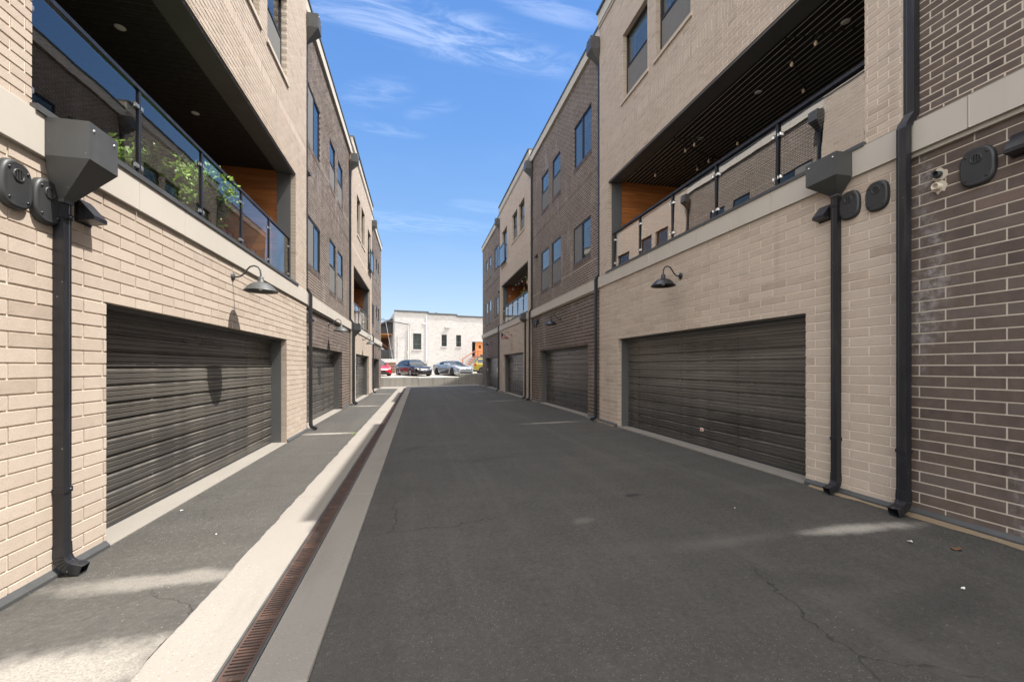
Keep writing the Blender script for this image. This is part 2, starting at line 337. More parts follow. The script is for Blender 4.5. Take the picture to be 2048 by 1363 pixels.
def brick_wall(m,side,y0,y1,z0,z1,holes,d,L,H,J,rec,deep=.1,soldier=(),rnd=.0012,phase=0.):
    """mortar sheet with holes (slot 0) and one raised block per brick (slot 1)"""
    e=.005
    hx=[(h[0]-e,h[1]+e,h[2]-e,h[3]+e) for h in holes]
    for a,b,c,f in cells(y0,y1,z0,z1,hx):
        x=fx(side,d-rec); m.quad((x,a,c),(x,b,c),(x,b,f),(x,a,f),0)
    for h in hx:
        x=fx(side,d-rec); xi=fx(side,d-.34); a,b,c,f=max(h[0],y0),min(h[1],y1),max(h[2],z0),min(h[3],z1)
        if a>=b or c>=f: continue
        if h[0]>y0: m.quad((x,a,c),(xi,a,c),(xi,a,f),(x,a,f),0)
        if h[1]<y1: m.quad((x,b,c),(xi,b,c),(xi,b,f),(x,b,f),0)
        if h[3]<z1: m.quad((x,a,f),(x,b,f),(xi,b,f),(xi,a,f),0)
        if h[2]>z0: m.quad((x,a,c),(x,b,c),(xi,b,c),(xi,a,c),0)
    def brick(a,b,c,f):
        if b-a<.012 or f-c<.012: return
        q=fx(side,d+random.uniform(-rnd,rnd)); r=fx(side,d-deep); k=.0022
        q2=q-OUT[side]*k
        m.add([(q2,a,c),(q2,b,c),(q2,b,f),(q2,a,f),(r,a,c),(r,b,c),(r,b,f),(r,a,f),(q,a+k,c+k),(q,b-k,c+k),(q,b-k,f-k),(q,a+k,f-k)],
              [(8,9,10,11),(0,1,9,8),(1,2,10,9),(2,3,11,10),(3,0,8,11),(0,4,5,1),(1,5,6,2),(2,6,7,3),(3,7,4,0)],1,min(1,max(0,random.gauss(.5,.19))))
    rows=[]; lo=z0; i=0
    for hi in [s[0] for s in soldier]+[z1]:
        n=max(1,round((hi-lo)/H)); hh=(hi-lo)/n
        for k in range(n): rows.append((i,lo+k*hh,lo+(k+1)*hh)); i+=1
        nx=[s[1] for s in soldier if s[0]==hi]; lo=nx[0] if nx else z1
    for i,a,b in rows:
        cuts=sorted({a,b}|{v for h in holes for v in h[2:4] if a+.01<v<b-.01 and h[0]<y1 and h[1]>y0})
        for c,f in zip(cuts,cuts[1:]):
            off=(i%2)*L/2+phase
            for p,q in intervals(y0,y1,c,f,holes):
                t=math.floor((p-off)/L)*L+off
                while t<q:
                    brick(max(p+ (0 if t<=p else J/2),t+J/2),min(t+L-J/2,q),c+J/2 if c==a else c,f-J/2 if f==b else f); t+=L
    for s in soldier:
        for p,q in intervals(y0,y1,s[0],s[1],holes):
            t=p
            while t<q: brick(t+J/2,min(t+H-J/2,q),s[0]+J/2,s[1]-J/2); t+=H
def unit(side,kind,label,y0,y1,zb0,zb1,zr,garage,wins,balc=None,soldier=(),d=0.,zg=0.,skew=0.):
    """one town house: a thing with its walls, band, cornice, garage door, windows, balcony recess"""
    X=XF[side]; s=OUT[side]; org=(fx(side,-6.),(y0+y1)/2,zg)
    root=thing('town_house',label,'town house',org)
    bm=MT[kind]; mm=MT[kind+'_m']
    F=lambda dd: fx(side,dd)
    cor=zr-.36
    holes_lo=[(garage[0],garage[1],-1,garage[2])]
    holes_up=[(w[1],w[2],w[3],w[4]) for w in wins]+([(balc[0],balc[1],balc[2]-.2,balc[3])] if balc else [])
    w=M(); brick_wall(w,side,y0,y1,zg+.02,zb0,holes_lo,d,.4064,.1016,.0115 if kind=='tan' else .0118,(.008 if side=='L' else .005) if kind=='tan' else .004); w.build('lower_wall',[mm,bm],root,org,False)
    w=M(); brick_wall(w,side,y0,y1,zb1,cor,holes_up,d,.2042,.0715,.0105 if kind=='tan' else .0128,(.006 if side=='L' else .004) if kind=='tan' else .003,.095,soldier); w.build('upper_wall',[mm,bm],root,org,False)
    # shell: sides, back, roof
    w=M(); dd=d-.096
    for yy,sk in ((y0+.002,0),(y1-.002,skew)): w.quad((F(d-.005),yy,zg-.3),(F(-11),yy+sk,zg-.3),(F(-11),yy+sk,zr-.05),(F(d-.005),yy,zr-.05))
    w.quad((F(-11),y0,zg-.3),(F(-11),y1+skew,zg-.3),(F(-11),y1+skew,zr-.05),(F(-11),y0,zr-.05)); w.build('party_wall',MT[kind+'_flat'],root,org)
    w=M(); w.quad((F(d-.25),y0,zr-.25),(F(-11),y0,zr-.25),(F(-11),y1+skew,zr-.25),(F(d-.25),y1,zr-.25))
    w.box(F(d-.25),F(d-.02),y0+.01,y1-.01,zr-.37,zr-.09); w.build('roof',MT['cap'],root,org)
    # limestone band in blocks
    w=M(); bl=.76; t=y0+.004; pd=.03 if kind=='tan' else .075
    if kind=='dark': t=y0-.0
    while t<y1-.01:
        b=min(t+bl,y1); 
        segs=[(t+.003,b-.003)]
        for a,q in segs: w.bbox(F(d-.15),F(d+pd),a,q,zb0+.004,zb1-.001,.004)
        t=b
    w.box(F(d-.15),F(d-.003),y0+.001,y1-.001,zb0-.02,zb1)
    if kind=='dark': w.box(F(d-.06),F(d+.038),y0+.002,y1-.002,zb0-.035,zb0+.002)
    w.build('stone_band',MT['stone'],root,org)
    w=M(); c0=zr-.36; t=y0
    while t<y1-.01:
        b=min(t+1.2,y1)
        w.bbox(F(d-.12),F(d+(.05 if kind=='tan' else .07)),t+.003,b-.003,c0+.004,zr-.06,.004); t=b
    if kind=='tan': w.box(F(d-.1),F(d+.03),y0+.002,y1-.002,c0-.05,c0+.002)
    w.build('cornice',MT['stone'],root,org)
    w=M(); w.box(F(d-.35),F(d+.095),y0-.002,y1+.002,zr-.058,zr); w.build('coping',MT['cap'],root,org)
    # base flashing
    for a,b in ((y0,garage[0]-.01),(garage[1]+.01,y1)):
        w=M(); w.prism([(0,.0),(.035,.0),(.035,.035),(0.0,.075)],lambda p,q,k:(F(d-.004+p),k,zg+q),a,b)
        w.build('base_flashing',MT['grey_metal'],root,org)
    # garage: lining, door
    g0,g1,gz=garage; w=M(); lin=.012
    w.box(F(d-.10),F(d-.335),g0-.03,g0+lin,zg-.01,gz+.03); w.box(F(d-.10),F(d-.335),g1-lin,g1+.03,zg-.01,gz+.03)
    w.box(F(d-.06),F(d-.335),g0+lin+.001,g1-lin-.001,gz-.02,gz+.03); w.box(F(d-.21),F(d-.30),g0+lin+.001,g1-lin-.001,gz-.075,gz-.021); w.build('garage_frame',MT['jamb'],root,org)
    w=M(); zt=gz-.05; zz=zg+.015; prof=[]; nsec=5; sh=(zt-zz)/nsec; dp=d-.285
    prof.append((-.03,zz))
    nrib=12; rh=(zt-zz)/nrib
    for k in range(nrib):
        b=zz+k*rh; big=(k%3==0)
        g=-.020 if big else -.008
        prof+=[(g,b),(g,b+.006),(.011,b+.016)]
        for q in (.30,.62): prof+=[(.012,b+rh*q),(.004,b+rh*q+.004),(.004,b+rh*q+.008),(.012,b+rh*q+.014)]
        prof+=[(.012,b+rh-.026),(g,b+rh-.010),(g,b+rh-.002)]
    prof.append((-.03,zt))
    w.prism([(p,z) for p,z in prof],lambda p,q,k:(F(dp+p),k,q),g0+lin,g1-lin)
    for q in range(6):
        yy=g0+.25+q*(g1-g0-.5)/5
        for k in range(1,nsec): w.lathe([(0,.014*s),(.006,.0135*s),(.008,.0105*s)],(F(dp),yy,zz+k*sh-.05),6,1,'x')
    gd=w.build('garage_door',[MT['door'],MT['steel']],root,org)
    w=M(); w.box(F(dp-.02),F(dp+.016),g0+lin+.002,g1-lin-.002,zg-.0,zg+.045); w.build('bottom_seal',MT['plastic'],gd,org)
    w=M(); w.box(F(d+.015),F(d-.33),g0+.004,g1-.004,zg-.05,zg+.018); w.build('door_threshold',MT['conc'],root,org)
    # windows
    for (ty,a,b,c,f) in wins:
        rec=.10 if kind=='tan' else .014
        w=M(); fd=d-rec; t=.038
        w.box(F(fd),F(fd-.09),a,b,c,c+t); w.box(F(fd),F(fd-.09),a,b,f-t,f)
        w.box(F(fd),F(fd-.09),a,a+t,c+t,f-t); w.box(F(fd),F(fd-.09),b-t,b,c+t,f-t)
        if ty[0]=='s': mid=(a+b)/2; w.box(F(fd+.004),F(fd-.08),mid-.022,mid+.022,c+t,f-t)
        elif ty[0]=='d': mid=(c+f)/2+.02; w.box(F(fd+.004),F(fd-.08),a+t,b-t,mid-.022,mid+.022)
        win=w.build('window',MT['black'],root,org)
        def pane(a2,b2,c2,f2,scr):
            q=M(); gbox(q,F(fd-.022),F(fd-.028),a2,b2,c2,f2); q.build('pane',[MT['pane'],MT['edge']],win,org)
            if scr: q=M(); q.box(F(fd-.010),F(fd-.014),a2,b2,c2,f2); q.build('insect_screen',MT['screen'],win,org)
        if ty[0]=='s':
            pane(a+t,mid-.025,c+t,f-t,'n' in ty); pane(mid+.025,b-t,c+t,f-t,'f' in ty)
        elif ty[0]=='d': pane(a+t,b-t,c+t,mid-.025,True); pane(a+t,b-t,mid+.025,f-t,False)
        else: pane(a+t,b-t,c+t,f-t,False)
        q=M(); zz2=c+t+ 0
        while zz2<f-t: 
            q.quad((F(fd-.055),a+t,zz2),(F(fd-.055),b-t,zz2),(F(fd-.068),b-t,zz2+.042),(F(fd-.068),a+t,zz2+.042)); zz2+=.045
        q.build('blind',MT['blind'],win,org)
        q=M(); q.box(F(fd-.088),F(fd-.6),a-.02,a-.01,c-.02,f+.02); q.box(F(fd-.088),F(fd-.6),b+.01,b+.02,c-.02,f+.02); q.box(F(fd-.59),F(fd-.6),a-.01,b+.01,c-.02,f+.02)
        q.box(F(fd-.088),F(fd-.6),a-.01,b+.01,f+.01,f+.02); q.box(F(fd-.088),F(fd-.6),a-.01,b+.01,c-.02,c-.01); q.build('interior',MT['void'],win,org)
        if kind=='tan':
            q=M(); q.bbox(F(d-.095),F(d+.03),a-.06,b+.06,c-.075,c-.002,.004); q.build('window_sill',MT['sill'],win,org)
        else:
            q=M(); yy=a-.02
            while yy<b: q.box(F(d-.04),F(d+.006),yy,min(yy+.06,b+.02),c-.13,c-.004,0,random.random()); yy+=.0715
            q.build('brick_sill',MT['dark'],win,org)
    if balc:
        b0,b1,bz0,bz1=balc; zc=bz1+.04
        w=M(); w.box(F(d-.06),F(d-.36),b0+.001,b1-.001,bz1-.01,bz1+.06); w.box(F(d-.10),F(d-.36),b1-.02,b1+.05,bz0,bz1-.012); w.box(F(d-.10),F(d-.36),b0-.05,b0+.02,bz0,bz1-.012); w.box(F(d-.02),F(d-.075),b0+.001,b1-.001,bz1-.035,bz1-.011)
        w.build('balcony_lining',MT['jamb'],root,org)
        w=M(); w.box(F(d-.36),F(d-3.3),b0-.05,b1+.05,zc+.006,zc+.05,1)
        if side=='R':
            q=.37
            while q<3.28: w.box(F(d-q),F(d-q-.086),b0-.05,b1+.05,zc,zc+.02,0,random.random()); q+=.108
        else:
            q=b0-.045
            while q<b1+.04: w.box(F(d-.365),F(d-3.28),q,q+.0985,zc,zc+.02,0,random.random()); q+=.108
        w.build('balcony_ceiling',[MT['ceil'],MT['ceil_gap']],root,org)
        for nm,yy,sg in (('cedar_siding',b1+.002,1),('cedar_siding',b0-.002,-1)):
            w=M(); z=bz0-.15
            while z<zc: w.box(F(d-.365),F(d-3.25),yy,yy+sg*.02,z,min(z+.134,zc),0,random.random()); z+=.14
            w.box(F(d-.362),F(d-3.3),yy+sg*.012,yy+sg*.03,bz0-.2,zc+.03,0,.0)
            w.build(nm,MT['wood'],root,org)
        w=M(); w.box(F(d-3.25),F(d-3.35),b0-.05,b1+.05,bz0-.2,zc+.03); w.build('balcony_back_wall',MT['cap'],root,org)
        w=M(); a,b=b0+.8,b0+3.4; w.box(F(d-3.2),F(d-3.245),a,b,bz0-.1,bz0+2.05); bd=w.build('patio_door',MT['black'],root,org)
        for k in range(2): w=M(); w.box(F(d-3.185),F(d-3.197),a+.08+k*1.3,a+1.22+k*1.3,bz0+.0,bz0+1.97); w.build('pane',MT['pane'],bd,org)
        w=M(); w.box(F(d-.02),F(d-3.3),b0-.05,b1+.05,bz0-.25,bz0-.02); w.build('balcony_floor',MT['conc'],root,org)
        w=M(); w.box(F(d+.045),F(d-.14),b0-.02,b1+.05,bz0-.015,bz0+.03); w.build('balcony_sill',MT['grey_metal'],root,org)
        for k in range(3):
            yy=b0+1.0+k*1.48
            if side=='L': yy=b0+.79+k*1.75
            w=M(); w.lathe([(0,-.010),(.034,-.010),(.052,-.005),(.056,.0)],(F(d-1.0),yy,zc),20); w.build('ceiling_light',MT['white_fix'],root,org)
    return root
def railing(side,label,b0,b1,z0,z1,d,ys):
    F=lambda q:fx(side,q); org=(F(d),(b0+b1)/2,z0)
    r=thing('glass_railing',label,'railing',org,0,'glass balcony railings')
    w=M(); w.bbox(F(d-.025),F(d+.025),b0,b1,z1-.042,z1,.003); w.build('top_rail',MT['black'],r,org)
    w=M(); w.box(F(d-.02),F(d+.02),b0,b1,z0+.031,z0+.06); w.build('bottom_rail',MT['black'],r,org)
    for i,y in enumerate(ys):
        w=M(); w.box(F(d-.019),F(d+.019),y-.017,y+.017,z0+.061,z1-.043); w.build('post',MT['black'],r,org)
        for z in (z0+.2,z1-.2):
            for sg in (-1,1):
                if (i==0 and sg<0) or (i==len(ys)-1 and sg>0): continue
                w=M(); w.bbox(F(d-.016),F(d+.020),y+sg*.0175,y+sg*.058,z-.022,z+.022,.007); w.build('clamp',MT['steel'],r,org)
    for a,b in zip(ys,ys[1:]):
        w=M(); gbox(w,F(d+.005),F(d-.005),a+.04,b-.04,z0+.075,z1-.06,.015 if side=='R' else 0.); w.build('glass_panel',[MT['rail_mirror' if side=='R' else 'rail_glass'],MT['edge']],r,org)
    return r
# ------------------------------------------------------------------ rain goods
def rect_ring(side,p,nrm,y,w,t,k=1.):
    """ring of a rectangular pipe section centred at (d,z)=p with in-plane normal nrm"""
    pts=[]
    for a,b in ((-1,-1),(-.5,-1),(-.45,-.9),(0,-.9),(.45,-.9),(.5,-1),(1,-1),(1,1),(-1,1)):
        q=b*t/2*k*(-1); pts.append((fx(side,p[0]+nrm[0]*q),y+a*w/2*k,p[1]+nrm[1]*q))
    return pts
def pipe_mesh(m,side,path,y,w=.1,t=.075,ribs=False):
    rings=[]
    n=len(path)
    for i,p in enumerate(path):
        a=path[max(0,i-1)]; b=path[min(n-1,i+1)]; dx,dz=b[0]-a[0],b[1]-a[1]; l=math.hypot(dx,dz)
        nr=(-dz/l,dx/l) # right-hand normal; for downward paths points outward (+d)
        rings.append(rect_ring(side,p,nr,y,w,t,(1.06 if ribs and i%2 and 0<i<n-1 else 1.)))
    m.sweep(rings,None)
    m.add(rings[0],[tuple(range(len(rings[0])))]);
    if not ribs: m.add(rings[-1],[tuple(range(len(rings[-1])))])
def downspout(side,label,y,dw,ztop,box=None,jog=None,zg=0.,w=.072,t=.062):
    F=lambda q:fx(side,q); org=(F(dw),y,zg); r=thing('downspout',label,'downspout',org,0,'black rain downspouts')
    d0=dw+t/2+.004; dlow=d0+(jog[1] if jog else 0)
    path=[(d0,ztop)]
    if jog: path+=[(d0,jog[0]+.14),(d0+.012,jog[0]+.11),(dlow-.012,jog[0]+.01),(dlow,jog[0]-.02)]
    path+=[(dlow,zg+.23)]
    m=M(); pipe_mesh(m,side,path,y,w,t); m.build('pipe',MT['black'],r,org)
    el=[(dlow,zg+.24)]
    for k in range(1,11):
        q=k/10*1.22; el.append((dlow+.085*(1-math.cos(q)),zg+.17-.105*math.sin(q)))
    e=el[-1]; el.append((e[0]+.03,e[1]-.01)); el.append((e[0]+.075,e[1]-.026))
    m=M(); pipe_mesh(m,side,el,y,w*1.06,t*1.06,True); m.build('elbow',MT['black'],r,org)
    for z in ([ztop-.12] if ztop-zg<4 else [ztop-1.2,(ztop+3.9)/2])+[zg+.62]:
        dd=d0 if (jog and z>jog[0]) else dlow
        m=M(); m.box(F(dd-t/2-.004),F(dd+t/2+.005),y-w/2-.006,y+w/2+.006,z-.018,z+.018); m.lathe([(0,.012),(.01,.008),(.012,0)],(F(dd+t/2+.004),y+.02,z),8,0,'x'); m.build('strap',MT['black'],r,org)
    if box:
        bw,bd,h1,h2,bdw=box    # width, depth, box height, funnel height, wall offset of the box
        z1=ztop+h1+h2; m=M()
        def ring(z,d0_,d1_,hw): return [(F(d0_),y-hw,z),(F(d0_),y+hw,z),(F(d1_),y+hw,z),(F(d1_),y-hw,z)]
        rs=[ring(z1-.03,bdw+.015,bdw+bd-.012,bw/2-.012),ring(z1,bdw+.003,bdw+bd,bw/2),ring(ztop+h2,bdw+.003,bdw+bd,bw/2),ring(ztop-.005,d0-t/2-.006,d0+t/2+.008,w/2+.008),ring(ztop-.03,d0-t/2-.006,d0+t/2+.008,w/2+.008)]
        m.sweep(rs,None); m.add(rs[0],[(0,1,2,3)]); m.add(rs[-1],[(3,2,1,0)])
        pass
        for sg in (-1,1): m.lathe([(0,.008*OUT[side]),(.008,.006*OUT[side]),(.01,0)],(F(bdw+bd+.0),y+sg*(bw/2-.04),z1-.05),8,1,'x')
        m.build('collector_box',[MT['grey_metal'],MT['steel']],r,org)
    return r
def lamp(side,label,y,z,d,mat):
    F=lambda q:fx(side,q); org=(F(d),y,z); r=thing('gooseneck_lamp',label,'wall lamp',org,0,'gooseneck lamps above the garage doors')
    m=M(); m.lathe([(0,.028*OUT[side]),(.03,.026*OUT[side]),(.055,.012*OUT[side]),(.058,0)],(F(d+.001),y,z),20,0,'x'); m.build('wall_plate',mat,r,org)
    pts=[(0,0),(.05,-.008),(.10,.005),(.145,.045),(.18,.1),(.22,.145),(.27,.16),(.32,.145),(.348,.1),(.355,.04),(.355,0)]
    m=M(); m.tube([(F(d+p),y,z+q) for p,q in pts],.0115,8); m.build('arm',mat,r,org)
    c=(F(d+.355),y,z)
    m=M(); m.lathe([(.0,.012),(.028,.01),(.036,-.005),(.04,-.062),(.05,-.07),(.085,-.078),(.125,-.098),(.165,-.135),(.195,-.175),(.215,-.192),(.217,-.198),(.205,-.194),(.18,-.165),(.12,-.105),(.04,-.085)],c,32); m.build('shade',mat,r,org)
    m=M(); m.lathe([(0,-.185),(.02,-.18),(.03,-.155),(.022,-.125),(.015,-.1)],c,12); m.build('bulb',MT['white_fix'],r,org)
    return r
def oval_plate(side,label,y,z,d,w=.22,h=.305):
    F=lambda q:fx(side,q); o=OUT[side]; org=(F(d),y,z-h/2); r=thing('vent_cover',label,'vent cover',org,0,'black oval vent covers')
    def ring(hw,hh,dd,n=36):
        pts=[]
        for k in range(n):
            q=2*PI*k/n; cx,cz=math.cos(q),math.sin(q); e=2.9
            rr=(abs(cx)**e+abs(cz)**e)**(-1/e); top=1-.10*max(0,cz)**2
            pts.append((F(d+dd),y+hw*cx*rr*top,z+hh*cz*rr))
        return pts
    rs=[ring(w/2,h/2,0),ring(w/2,h/2,.022),ring(w/2-.006,h/2-.006,.036),ring(w/2-.02,h/2-.02,.042),ring(w/2-.028,h/2-.028,.040)]
    m=M(); m.sweep(rs,None,0,True); m.add(rs[-1],[tuple(range(36))])
    for a in (-1,1):
        for q in (.3,-.31): m.lathe([(0,.048*o),(.007,.047*o),(.009,.04*o)],(F(d),y+a*w*.29,z+h*q),8,1,'x')
    m.build('cover',[MT['plastic'],MT['black']],r,org)
    m=M(); m.lathe([(.001,.0405*o),(.034,.041*o)],(F(d),y,z+h*.2),20,0,'x'); m.build('opening',MT['void'],r,org)
    m=M()
    for k in (-1,0,1): m.box(F(d+.041),F(d+.047),y+k*.018-.004,y+k*.018+.004,z+h*.2-.036,z+h*.2+.036)
    m.lathe([(.030,.041*o),(.034,.048*o),(.039,.047*o),(.041,.041*o)],(F(d),y,z+h*.2),20,0,'x'); m.build('grille',MT['plastic'],r,org)
    return r
def hood(side,label,y,z,d,w=.14,h=.16):
    F=lambda q:fx(side,q); org=(F(d),y,z-h/2); r=thing('hood_vent',label,'hood vent',org,0,'black sloping hood vents')
    a,b=y-w/2,y+w/2; z0,z1=z-h/2,z+h/2
    poly=[(0,z0),(0,z1),(.02,z1),(.115,z0+.045),(.115,z0+.015),(.02,z0)]
    m=M(); n=len(poly)
    m.prism(poly,lambda p,q,k:(F(d+p),k,q),a,b); m.build('hood',MT['black'],r,org)
    m=M(); m.box(F(d),F(d+.006),a-.012,b+.012,z0-.012,z1+.012); m.build('flange',MT['black'],r,org); return r
# ------------------------------------------------------------------ the town houses
DD=-.07
LZ=dict(zb0=2.92,zb1=3.21); RZ=dict(zb0=3.545,zb1=3.835)
def darkwins(side,o=0.):
    if side=='L': su,sl,du,dl=(6.93,8.34),(3.98,5.15),(7.0,8.35),(3.79,5.36)
    else: su,sl,du,dl=(7.52,8.82),(4.62,5.72),(7.48,8.82),(4.43,5.92)
    k='sn' if side=='L' else 's'; k2='sn' if side=='L' else 'sf'
    return [(k,10.82+o,12.14+o,*su),(k2,10.86+o,12.16+o,*sl),('d',13.4+o,14.26+o,*du),('d',14.72+o,15.6+o,*du),('d',13.36+o,14.33+o,*dl),('d',14.66+o,15.66+o,*dl)]
unit('L','tan','tan brick town house on the sunlit left with shrubs behind its glass balcony',2.95,10.44,LZ['zb0'],LZ['zb1'],10.45,(4.1,8.96,2.03),
     [('d',6.42,7.52,7.08,8.7),('d',7.88,8.97,7.08,8.7)],(3.42,9.58,3.22,5.55),((6.3,6.51),),0.)
unit('L','dark','dark brick town house between two tan houses on the sunlit left side',10.44,17.15,LZ['zb0'],LZ['zb1'],10.1,(10.78,15.5,2.0),darkwins('L'),None,((6.16,6.37),),DD)
unit('L','tan','far tan brick town house on the left with grey collector box below its balcony',17.15,24.45,LZ['zb0'],LZ['zb1'],10.45,(18.3,23.0,2.03),
     [('d',18.6,19.72,7.1,8.8),('d',20.05,21.25,7.1,8.8),('o',22.5,23.9,6.45,8.6)],(17.7,23.45,3.22,5.57),((6.2,6.41),),0.)
unit('L','dark','farthest dark brick town house on the left beside the red car',24.45,31.15,LZ['zb0'],LZ['zb1'],10.1,(24.9,29.5,2.0),darkwins('L',14.0),None,((6.16,6.37),),DD)
unit('R','dark','nearest dark brown brick town house at the right edge with white pipe stub',-4.2,3.14,RZ['zb0'],RZ['zb1'],10.43,(-3.7,.95,2.12),[],None,((6.75,6.96),),DD,.07)
unit('R','tan','tan brick town house on the shaded right with string lights in its balcony',3.14,10.13,RZ['zb0'],RZ['zb1'],10.7,(4.19,9.11,2.15),
     [('d',6.4,7.48,7.62,9.1),('d',7.8,8.86,7.62,9.15)],(3.5,9.63,3.84,6.1),((6.9,7.11),),0.,.07)
unit('R','dark','dark brick town house in the middle of the shaded right row',10.13,17.02,RZ['zb0'],RZ['zb1'],10.43,(11.06,15.82,2.12),darkwins('R'),None,((6.72,6.93),),DD,.07)
unit('R','tan','far tan brick town house on the right with hanging baskets and small juliet balcony',17.02,23.75,RZ['zb0'],RZ['zb1'],10.7,(18.22,22.66,2.15),
     [('d',18.0,19.12,7.68,9.05),('d',19.4,20.53,7.68,9.05),('o',21.75,23.1,7.1,9.0)],(17.4,23.25,3.86,6.06),((6.9,7.11),),0.,.07)
unit('R','dark','farthest dark brick town house on the right beside the yellow green car',23.75,30.75,RZ['zb0'],RZ['zb1'],10.35,(24.75,29.3,2.1),darkwins('R',13.7),None,((6.72,6.93),),DD,.07,3.6)
# railings
ys=[3.52,4.71,5.9,7.1,8.3,9.5]
railing('L','tinted glass railing with shrubs behind it on the near left balcony',3.44,9.54,3.22,4.19,-.12,ys)
railing('R','tinted glass railing mirroring brick walls on the near right balcony',3.52,9.58,3.84,4.81,-.12,ys)
ysc=[17.75,18.88,20.0,21.14,22.27,23.38]
railing('L','small glass railing of the far left balcony above the grey collector box',17.72,23.42,3.22,4.2,-.12,ysc)
railing('R','pale glass railing of the far right balcony under hanging baskets',17.42,23.22,3.86,4.84,-.12,[y-.2 for y in ysc[:1]]+[y-.22 for y in ysc[1:]])
def juliet(side,label,a,b,z0,z1):
    F=lambda q:fx(side,q); org=(F(.12),(a+b)/2,z0); r=thing('juliet_railing',label,'railing',org,0,'juliet railings on the third floor')
    m=M(); m.box(F(.1),F(.15),a,b,z1-.04,z1); m.build('top_rail',MT['black'],r,org)
    m=M(); m.box(F(.1),F(.15),a,b,z0,z0+.04); m.build('bottom_rail',MT['black'],r,org)
    for y in (a+.02,b-.02):
        m=M(); m.box(F(.0),F(.15),y-.02,y+.02,z0+.1,z0+.14); m.box(F(.0),F(.15),y-.02,y+.02,z1-.2,z1-.16); m.box(F(.11),F(.149),y-.019,y+.019,z0+.041,z1-.041); m.build('post',MT['black'],r,org)
    m=M(); m.box(F(.122),F(.132),a+.05,b-.05,z0+.05,z1-.05); m.build('glass_panel',MT['rail_glass'],r,org)
juliet('R','glass panel railing across a narrow third floor door on the right',21.7,23.3,7.12,8.15)
juliet('L','glass panel railing across a narrow third floor door on the left',22.45,23.95,6.5,7.5)
# lamps
lamp('L','black gooseneck lamp over the nearest left garage door, its shadow on the tan brick',6.5,2.75,0.,MT['grey_metal'])
lamp('L','grey gooseneck lamp on the dark brick over the second left garage door',13.2,2.74,DD,MT['grey_metal'])
lamp('L','grey gooseneck lamp on far left tan brick beside the collector box',20.4,2.74,0.,MT['grey_metal'])
lamp('L','grey gooseneck lamp nearest the red car at the left row end',27.2,2.74,DD,MT['grey_metal'])
MT['copper']=paint('weathered_copper',(.20,.07,.045),.5,0.)
lamp('R','black gooseneck lamp with pale inside over the nearest right garage door',6.67,3.13,0.,MT['black'])
lamp('R','black gooseneck lamp on dark brick over the second right garage door',13.36,3.1,DD,MT['black'])
lamp('R','copper red gooseneck lamp on far right tan brick',20.6,3.1,0.,MT['copper'])
lamp('R','black gooseneck lamp over the farthest right garage door near the yellow car',27.0,3.08,DD,MT['black'])
# downspouts
SB=(.28,.255,.26,.25,0.032)
downspout('L','black downspout with large grey collector box at the near left',3.61,0.,2.69,SB)
downspout('R','black downspout with black collector box right of the nearest right garage',3.78,0.,3.43,(.36,.22,.25,.13,.032),None,.07)
downspout('L','slim downspout with grey collector box on the far left tan house',17.55,0.,2.69,SB)
downspout('R','downspout with grey collector box below the hanging baskets on the right',17.75,0.,3.43,(.34,.22,.25,.13,.032),None,.07)
HB=(.30,.25,.32,.28,DD+.085)
downspout('R','tall black downspout with offset bend beside the nearest dark brick wall',3.085,DD,9.5,HB,(3.8,.10),.07,.084,.07)
downspout('R','downspout between near tan house and middle dark house on the right',10.22,DD,9.45,HB,(3.8,.10),.07)
downspout('R','downspout running from roof box at the far end of the middle right dark house',16.92,DD,9.45,HB,(3.8,.10),.07)
downspout('R','small downspout at the start of the farthest right dark house',23.84,DD,9.45,HB,(3.8,.10),.07)
downspout('L','slim downspout right of the nearest left garage door',10.55,DD,9.05,HB,(3.2,.10))
downspout('L','downspout running from roof box at the far end of the left dark house',17.05,DD,9.05,HB,(3.2,.10))
downspout('L','small downspout at the start of the farthest left dark house',24.55,DD,9.05,HB,(3.2,.10))
# vents
oval_plate('L','oval vent cover at the left photo edge on tan brick',3.27,2.65,.0)
oval_plate('L','scuffed oval vent cover tucked behind the near left downspout',3.5,2.63,.0)
hood('L','sloping hood vent right of the near left downspout',3.85,2.68,0.)
oval_plate('R','oval vent cover on near right tan brick, left of the tall downspout',3.36,3.25,0.)
oval_plate('R','oval vent cover half hidden by the right collector box downspout',3.64,3.26,0.)
hood('R','small hood vent left of the right collector box downspout',3.93,3.27,0.)
oval_plate('R','oval vent cover on the nearest dark brick beside the pipe stubs',2.61,3.21,DD,.24,.33)
hood('R','hood vent at the right photo edge on dark brick',2.3,3.27,DD,.2,.17)
oval_plate('L','oval vent cover on the left dark brick beside its corner downspout',10.72,2.68,DD)
hood('L','hood vent on the left dark brick beside its corner downspout',10.98,2.66,DD)
oval_plate('R','oval vent cover nearer the lamp on the middle right dark brick',16.3,3.28,DD)
oval_plate('R','oval vent cover beside the far downspout on the middle right dark brick',16.6,3.28,DD)
hood('R','hood vent between lamp and oval covers on the middle right dark brick',16.05,3.3,DD)
oval_plate('R','oval vent cover on the far right tan brick beside the copper lamp',23.1,3.25,0.)
hood('R','hood vent on the far right tan brick beside the copper lamp',22.8,3.27,0.)
hood('R','small hood vent high on the middle right dark brick, under its soldier course',16.2,5.95,DD,.13,.14)
hood('R','small hood vent high on the farthest right dark brick',23.95+.25,5.9,DD,.13,.14)
hood('L','small hood vent high on the left dark brick beside the tan corner',10.62,6.05,DD,.13,.14)
